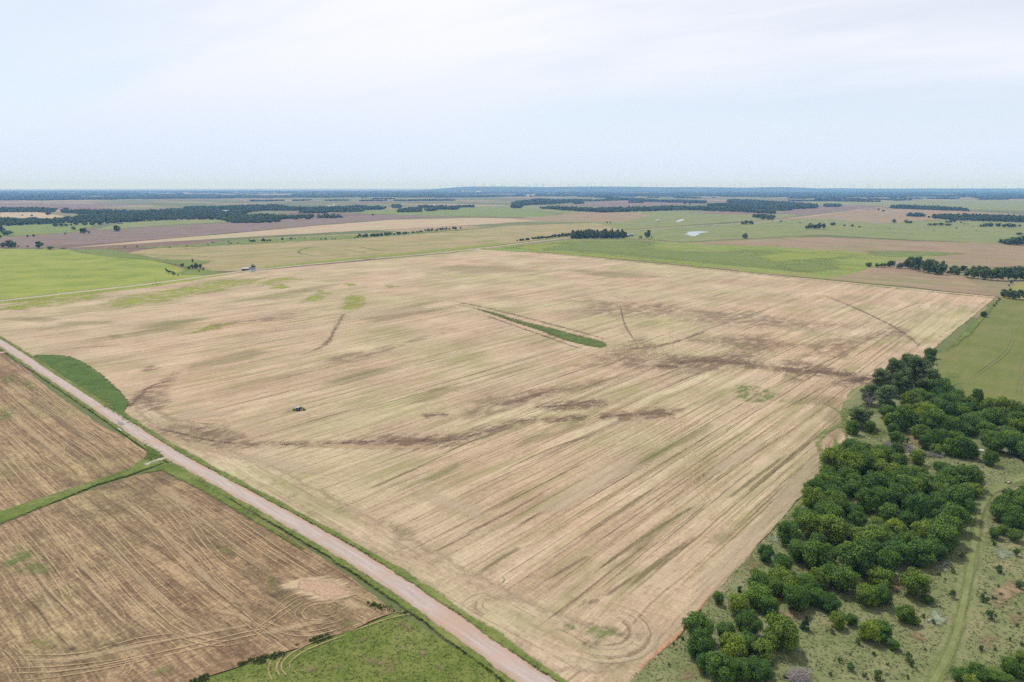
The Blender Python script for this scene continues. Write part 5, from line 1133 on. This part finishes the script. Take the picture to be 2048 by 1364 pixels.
wood('woodland', 'dark far wood above the plum field right of the road', [zz(Z4, [(0, 200), (100, 216), (280, 226), (290, 215), (500, 205), (500, 185), (250, 165), (60, 155), (0, 165)]), zz(Z4, [(-20, 235), (100, 242), (190, 246), (190, 238), (50, 225), (0, 222)]), zz(Z4, [(40, 276), (160, 290), (165, 268), (60, 262)]), zz(Z4, [(560, 196), (670, 196), (670, 184), (560, 184)])], 14.0, 16.0, 10.0, 8, z=5)
wood('woodland', 'straight dark shelter belt on the far right pasture', [zz(Z4, [(1065, 208), (1200, 214), (1400, 222), (1560, 226), (1640, 230), (1600, 218), (1400, 208), (1200, 196), (1070, 194)])], 12.0, 14.0, 12.0, 9, z=4)
wood('woodland', 'dark irregular tree belt at the right edge beyond green pasture', [zz(Z4, [(1340, 276), (1500, 290), (1700, 296), (1950, 304), (2060, 308), (2060, 282), (1900, 276), (1780, 268), (1650, 272), (1500, 266), (1400, 268)]), zz(Z4, [(1195, 266), (1300, 268), (1295, 260), (1200, 258)])], 10.0, 12.0, 11.0, 10, z=5)
# farther than about six kilometres: woods as masses following the section grid
rg = np.random.default_rng(33)
for y0, y1, sp, w, thr, lab in [(4300, 6000, 20, 21, 0.655, 'thin lines of trees on the far fields'), (6000, 8500, 28, 32, 0.555, 'scattered dark woods on the plain before the horizon'), (8500, 13000, 48, 55, 0.455, 'dark wooded country deep in the haze'), (13000, 22000, 90, 105, 0.41, 'blue wooded country just under the horizon')]:
    ny = int((y1 - y0)/sp); P = []
    for k in range(ny):
        y = y0 + k*sp; xs = np.arange(-y*0.82, y*0.82, sp); P.append(np.column_stack([xs, np.full(len(xs), y)]))
    X = np.concatenate(P); X = X + rg.uniform(-0.5, 0.5, X.shape)*sp
    uv = np.column_stack([X @ rd, X @ bd])
    nn = 0.5*vnoise(uv*np.array([1, 0.6]), 1500.0, 1) + 0.3*vnoise(uv, 500.0, 2) + 0.2*vnoise(uv, 160.0, 3)
    X = X[nn > thr]; n = len(X); s = rg.uniform(0.7, 1.3, n)
    hgt = 10.0
    gn_scatter('woodland', np.column_stack([X, np.full(n, 0.3)]), np.column_stack([s*w/10, s*w/10, rg.uniform(0.75, 1.3, n)*hgt/8]), lab, FT)

# ------------------------------------------------------------------ small built things
def root(name, label, cat, xy, rz=0.0, z=0.33, group=None):
    e = bpy.data.objects.new(name, None); COL.objects.link(e); e.location = (float(xy[0]), float(xy[1]), z); e.rotation_euler = (0, 0, rz)
    e['label'] = label; e['category'] = cat
    if group: e['group'] = group
    return e
def part(name, parent, mat, boxes=None, mb=None):
    b = mb or MB()
    for q in boxes or []: b.box(*q)
    return obj(name, b.mesh(name, mat), parent)
def gable(w, d, z, rh, ov=0.3, t=0.12):
    b = MB(); x0, x1, y0, y1 = -w/2 - ov, w/2 + ov, -d/2 - ov, d/2 + ov
    V = [(x0, y0, z), (x1, y0, z), (x1, 0, z + rh), (x0, 0, z + rh), (x0, y1, z), (x1, y1, z)]
    V2 = [(x, y, zz_ + t) for x, y, zz_ in V]
    b.add(V + V2, [(1, 0, 3, 2), (4, 5, 2, 3), (6, 7, 8, 9), (9, 8, 11, 10), (0, 1, 7, 6), (5, 4, 10, 11), (0, 6, 9, 3), (3, 9, 10, 4), (2, 8, 7, 1), (5, 11, 8, 2)])
    return b
def house(name, label, px, py, w, d, h, rh, rz, wall, roof, wins=3, chimney=False, z=0.6, cat='house', group=None):
    e = root(name, label, cat, ground(px, py)[0], rz, z, group)
    b = MB(); b.box(-w/2, w/2, -d/2, d/2, -0.3, h)
    b.add([(-w/2, -d/2, h), (-w/2, d/2, h), (-w/2, 0, h + rh*0.97), (w/2, -d/2, h), (w/2, d/2, h), (w/2, 0, h + rh*0.97)], [(0, 2, 1), (3, 4, 5)])
    part('wall', e, wall, mb=b); rf_ = part('roof', e, roof, mb=gable(w, d, h, rh))
    if chimney: part('chimney', rf_, M_brick, [(w*0.2, w*0.2 + 0.8, -0.4, 0.4, h + rh*0.4, h + rh + 0.9)])
    part('door', e, M_timber, [(-0.5, 0.5, -d/2 - 0.05, -d/2 + 0.03, 0, 2.1)])
    for k in range(wins):
        x = -w/2 + w*(k + 0.5)/wins
        if abs(x) < 1.0: continue
        part('window', e, M_glass, [(x - 0.6, x + 0.6, -d/2 - 0.04, -d/2 + 0.03, 0.9, 2.1)])
    return e
# farmstead beside the far road on the left
e = root('open_shed', 'long pale open-fronted shed with silver roof beside the far road', 'shed', ground(493, 541.5)[0], R(8), 0.6)
part('roof', e, M_sheetm, mb=(lambda b: (b.add([(-6, -2.6, 2.7), (6, -2.6, 2.7), (6, 2.6, 3.6), (-6, 2.6, 3.6), (-6, -2.6, 2.85), (6, -2.6, 2.85), (6, 2.6, 3.75), (-6, 2.6, 3.75)], [(0, 3, 2, 1), (4, 5, 6, 7), (0, 1, 5, 4), (1, 2, 6, 5), (2, 3, 7, 6), (3, 0, 4, 7)]), b)[1])(MB()))
part('back_wall', e, M_sheetm, [(-5.8, 5.8, 2.2, 2.35, -0.3, 3.4)]); part('side_wall', e, M_sheetm, [(-5.85, -5.7, -2.3, 2.2, -0.3, 2.75)]); part('side_wall', e, M_sheetm, [(5.7, 5.85, -2.3, 2.2, -0.3, 2.75)])
for x in (-3, 0, 3): part('post', e, M_timber, [(x - 0.1, x + 0.1, -2.4, -2.2, -0.3, 2.7)])
house('house', 'small dark-roofed house with white gable beside the long open shed', 505, 541.5, 8, 6, 2.6, 2.2, R(12), M_white, M_darkroof)
plant_base('far_tree', 507, 538, 9, 8, 'dark tree behind the small dark-roofed house', 'farmstead trees')
e = root('trailer', 'low turquoise trailer parked on grass before the dark-roofed house', 'trailer', ground(505, 544.5)[0], R(8), 0.5)
part('body', e, M_turq, [(-3, 3, -1.1, 1.1, 0.5, 1.3)]); part('wheel', e, M_dark, [(-0.7, -0.1, -1.2, -1.0, -0.1, 0.6)]); part('wheel', e, M_dark, [(0.3, 0.9, -1.2, -1.0, -0.1, 0.6)]); part('tow_bar', e, M_dark, [(3, 4.2, -0.1, 0.1, 0.5, 0.65)])
# sheds by the grove
house('farm_shed', 'left of two pale-roofed farm sheds beside the dark grove', 1256, 473.5, 8, 6, 3.2, 1.6, R(10), M_bluemetal, M_sheetm, 2, cat='shed', group='sheds by the grove')
house('farm_shed', 'right of two pale-roofed farm sheds beside the lone tree', 1263, 472, 8, 6, 3.4, 1.8, R(10), M_bluemetal, M_sheetm, 2, cat='shed', group='sheds by the grove')
# far houses
house('farmhouse', 'reddish brick farmhouse with pale roof set in the far woodland', 660, 414, 26, 12, 5, 3, R(5), M_brick, M_sheetm, 5, True)
house('farmhouse', 'white far barn behind the reddish brick farmhouse', 668, 411.5, 16, 10, 5, 3, R(-8), M_white, M_sheetm, 4)
house('farmhouse', 'white-roofed house hidden in trees beyond the lone tree and pond', 1316, 443, 14, 10, 4, 3, R(5), M_white, M_sheetm, 3, z=1.5)
house('barn', 'small white barn at the end of the far tree line', 1458, 420.5, 18, 12, 7, 4, R(5), M_white, M_sheetm, 3, cat='barn')
house('barn', 'left of two tiny white barns on the plain under the wind turbines', 1056, 393, 40, 25, 12, 8, R(5), M_white, M_sheetm, 3, cat='barn')
house('barn', 'right of two tiny white barns on the plain under the wind turbines', 1065, 392.5, 55, 30, 12, 8, R(15), M_white, M_sheetm, 3, cat='barn')
house('barn', 'pale low barn in the far woods left of the plum field', 452, 425, 30, 14, 6, 4, R(5), M_white, M_sheetm, 3, cat='barn')
# silo far off
e = root('grain_silo', 'tall thin white grain silo far off in the blue woods', 'silo', ground(925.5, 385)[0], 0, 0.4)
b = MB(); b.tube([(0, 0, -1), (0, 0, 40)], [9, 9], 14); part('barrel', e, M_white, mb=b); b = MB(); b.tube([(0, 0, 40), (0, 0, 46)], [9.2, 0.5], 14); part('cap', e, M_white, mb=b)
house('barn', 'wide pale barn beside the far white grain silo', 957, 385, 110, 50, 16, 10, R(5), M_white, M_sheetm, 3, cat='barn')
# blue pump shed out in the stubble
e = root('pump_shed', 'small blue-grey metal pump shed with pale roof standing in the stubble', 'shed', ground(596, 822)[0], R(-8), 0.34)
part('wall', e, M_bluemetal, [(-1.15, 1.15, -1.0, 1.0, 0.25, 2.1)])
part('roof', e, M_greyroof, mb=(lambda b: (b.add([(-1.3, -1.2, 2.05), (1.3, -1.2, 2.05), (1.3, 1.2, 2.6), (-1.3, 1.2, 2.6), (-1.3, -1.2, 2.15), (1.3, -1.2, 2.15), (1.3, 1.2, 2.7), (-1.3, 1.2, 2.7)], [(0, 3, 2, 1), (4, 5, 6, 7), (0, 1, 5, 4), (1, 2, 6, 5), (2, 3, 7, 6), (3, 0, 4, 7)]), b)[1])(MB()))
e.scale = (0.82, 0.82, 0.85)
part('skid', e, M_dark, [(-1.2, 1.2, -0.95, -0.7, -0.15, 0.25)]); part('skid', e, M_dark, [(-1.2, 1.2, 0.7, 0.95, -0.15, 0.25)])
part('door', e, M_glass, [(-0.2, 0.6, -1.04, -0.98, 0.35, 1.8)]); part('pipe', e, M_white, [(-1.9, -1.0, -0.8, -0.6, 0.2, 0.4)])
for dx, dy, w, h in [(1.9, 0.3, 3.0, 1.9), (3.4, 0.3, 2.4, 1.2), (-2.0, -0.2, 2.2, 1.2)]:
    q = ground(596, 822)[0] + np.array([dx, dy]); plant('shrub', q, w, h, 'dark weeds growing against the small blue pump shed', 'weeds by the pump shed', 0.3)
# white tank, dark stock tank
e = root('propane_tank', 'small white cylindrical tank lying on grass beside the thicket', 'tank', ground(1959.5, 905)[0], R(-20), 0.36)
b = MB(); b.tube([(-1.5, 0, 0.75), (-1.35, 0, 0.75), (1.35, 0, 0.75), (1.5, 0, 0.75)], [0.18, 0.45, 0.45, 0.18], 14); part('barrel', e, M_white, mb=b)
part('leg', e, M_conc, [(-0.9, -0.7, -0.35, 0.35, -0.1, 0.4)]); part('leg', e, M_conc, [(0.7, 0.9, -0.35, 0.35, -0.1, 0.4)]); part('valve_cover', e, M_white, [(-0.15, 0.15, -0.15, 0.15, 1.15, 1.35)])
e = root('stock_tank', 'low dark rectangular stock tank on the grass by the mown track', 'tank', ground(2016, 968)[0], R(28), 0.36)
part('side_wall', e, M_timber, [(-1.3, 1.3, -0.75, -0.65, -0.1, 0.7), (-1.3, 1.3, 0.65, 0.75, -0.1, 0.7), (-1.3, -1.2, -0.65, 0.65, -0.1, 0.7), (1.2, 1.3, -0.65, 0.65, -0.1, 0.7)])
part('lid', e, M_greytop, [(-1.18, 1.18, -0.63, 0.63, 0.3, 0.55)])
# culvert headwall under the road, utility pole, fence corner post
e = root('culvert', 'pale concrete culvert end wall at the ditch beside the gravel road', 'culvert', ground(240, 862)[0], R(A_ANG), 0.33)
part('head_wall', e, M_conc, [(-2.6, 2.6, -0.15, 0.15, -0.1, 0.6)]); b = MB(); b.tube([(-0.6, 0.5, 0.15), (-0.6, -0.4, 0.15)], [0.3, 0.3], 10); part('pipe', e, M_dark, mb=b)
def pole(px, py, hgt, label):
    e = root('utility_pole', label, 'utility pole', ground(px, py)[0], R(B_ANG), 0.4)
    b = MB(); b.tube([(0, 0, -0.5), (0, 0, hgt)], [0.17, 0.11], 8); part('shaft', e, M_timber, mb=b); part('crossarm', e, M_timber, [(-0.06, 0.06, -1.2, 1.2, hgt - 0.9, hgt - 0.75)])
    for y in (-1.05, 1.05): part('insulator', e, M_conc, [(-0.05, 0.05, y - 0.05, y + 0.05, hgt - 0.75, hgt - 0.55)])
pole(312, 569, 9.5, 'lone timber utility pole beside the far road and lime pasture')
for k, (x, y) in enumerate([(306, 570.5), (313.5, 569.6), (320.5, 568.8)]):
    plant_base('far_bush', x, y, 4, 1.6, 'low dark bush at the foot of the utility pole by the far road', 'bushes by the utility pole', 0.4)

# ------------------------------------------------------------------ wind turbines along the horizon
def blade_mb():
    b = MB(); n = 8; V = []; 
    for k in range(n + 1):
        t = k/n; ch = (3.0 + 4.0*min(1, t*5))*(1 - 0.7*t) if t > 0.05 else 2.2; z = 1.5 + 56*t; th = 0.5*(1 - 0.8*t) + 0.15
        V += [(-ch*0.35, -th, z), (ch*0.65, -th*0.3, z), (ch*0.65, th*0.3, z), (-ch*0.35, th, z)]
    Fc = [(k*4 + j, k*4 + (j+1) % 4, k*4 + 4 + (j+1) % 4, k*4 + 4 + j) for k in range(n) for j in range(4)] + [(n*4, n*4+1, n*4+2, n*4+3)]
    b.add(V, Fc); return b.mesh('turbine_blade', M_turbine)
b = MB(); b.tube([(0, 0, -3), (0, 0, 45), (0, 0, 92)], [3.6, 3.1, 2.5], 10); ME_tow = b.mesh('turbine_tower', M_turbine, True)
b = MB(); b.box(-1.9, 1.9, -4, 7, 90.5, 94.5); b.tube([(0, -4, 92.5), (0, -5.5, 92.5), (0, -6.6, 92.5)], [1.7, 1.5, 0.4], 10); ME_nac = b.mesh('turbine_nacelle', M_turbine)
ME_bl = blade_mb()
xs = [860 + X/6.827 for X in (5, 185, 265, 412, 475, 530, 577, 632, 750, 770, 865, 890, 990, 1010, 1175, 1310, 1345, 1410, 1440, 1510, 1530, 1655, 1750, 1850, 1880, 1920)]
xs += [1160 + X/6.827 for X in (60, 95, 145, 235, 335, 605, 720, 755, 885, 955, 1020, 1175, 1265, 1470, 1775, 1910, 1960, 2040)]
xs += [1460 + X/6.827 for X in (40, 155, 180, 265, 295, 385, 455, 505, 530, 610, 705, 800, 822, 960, 1005, 1097, 1215, 1290, 1415, 1450, 1475, 1640, 1680, 1710, 1800, 1910, 1990)]
xs += [1750 + X/6.872 for X in (12, 100, 185, 250, 365, 450, 500, 540, 745, 800, 835, 1035, 1090, 1170, 1240, 1300, 1370, 1470, 1560, 1640, 1690, 1720, 1860, 2000)]
bpy.context.view_layer.update()
dg = bpy.context.evaluated_depsgraph_get()
rg = np.random.default_rng(77)
for x in xs:
    d = rg.uniform(18200, 22500); X = (x - 1024)/F*d/CP
    hit, loc, *_ = SC.ray_cast(dg, Vector((X, d, 400)), Vector((0, 0, -1)))
    zg = loc.z if hit else 0.0
    e = bpy.data.objects.new('wind_turbine', None); COL.objects.link(e); e.location = (X, d, max(zg, 0)); e.rotation_euler = (0, 0, R(rg.uniform(-25, 25)))
    e['label'] = 'white three-bladed wind turbine standing on the far horizon'; e['category'] = 'wind turbine'; e['group'] = 'wind turbines along the horizon'
    obj('tower', ME_tow, e); obj('nacelle', ME_nac, e); a0 = rg.uniform(0, 2.09)
    for k in range(3):
        o = obj('blade', ME_bl, e, (0, -5.6, 92.5)); o.rotation_euler = (0, a0 + k*2.0944, 0)

# ------------------------------------------------------------------ the air
m = bpy.data.materials.new('hazy_air'); m.use_nodes = True; nt = m.node_tree; nt.nodes.clear()
pv = nt.nodes.new('ShaderNodeVolumePrincipled'); pv.inputs['Color'].default_value = (0.19, 0.44, 1.0, 1); pv.inputs['Density'].default_value = 6.2e-5; pv.inputs['Absorption Color'].default_value = (0.84, 0.87, 1, 1)
pv.inputs['Anisotropy'].default_value = 0.0
mo = nt.nodes.new('ShaderNodeOutputMaterial'); nt.links.new(pv.outputs[0], mo.inputs['Volume'])
b = MB(); b.box(-53000, 53000, -53000, 53000, -4, 370); obj('haze', b.mesh('haze', m), kind='stuff')
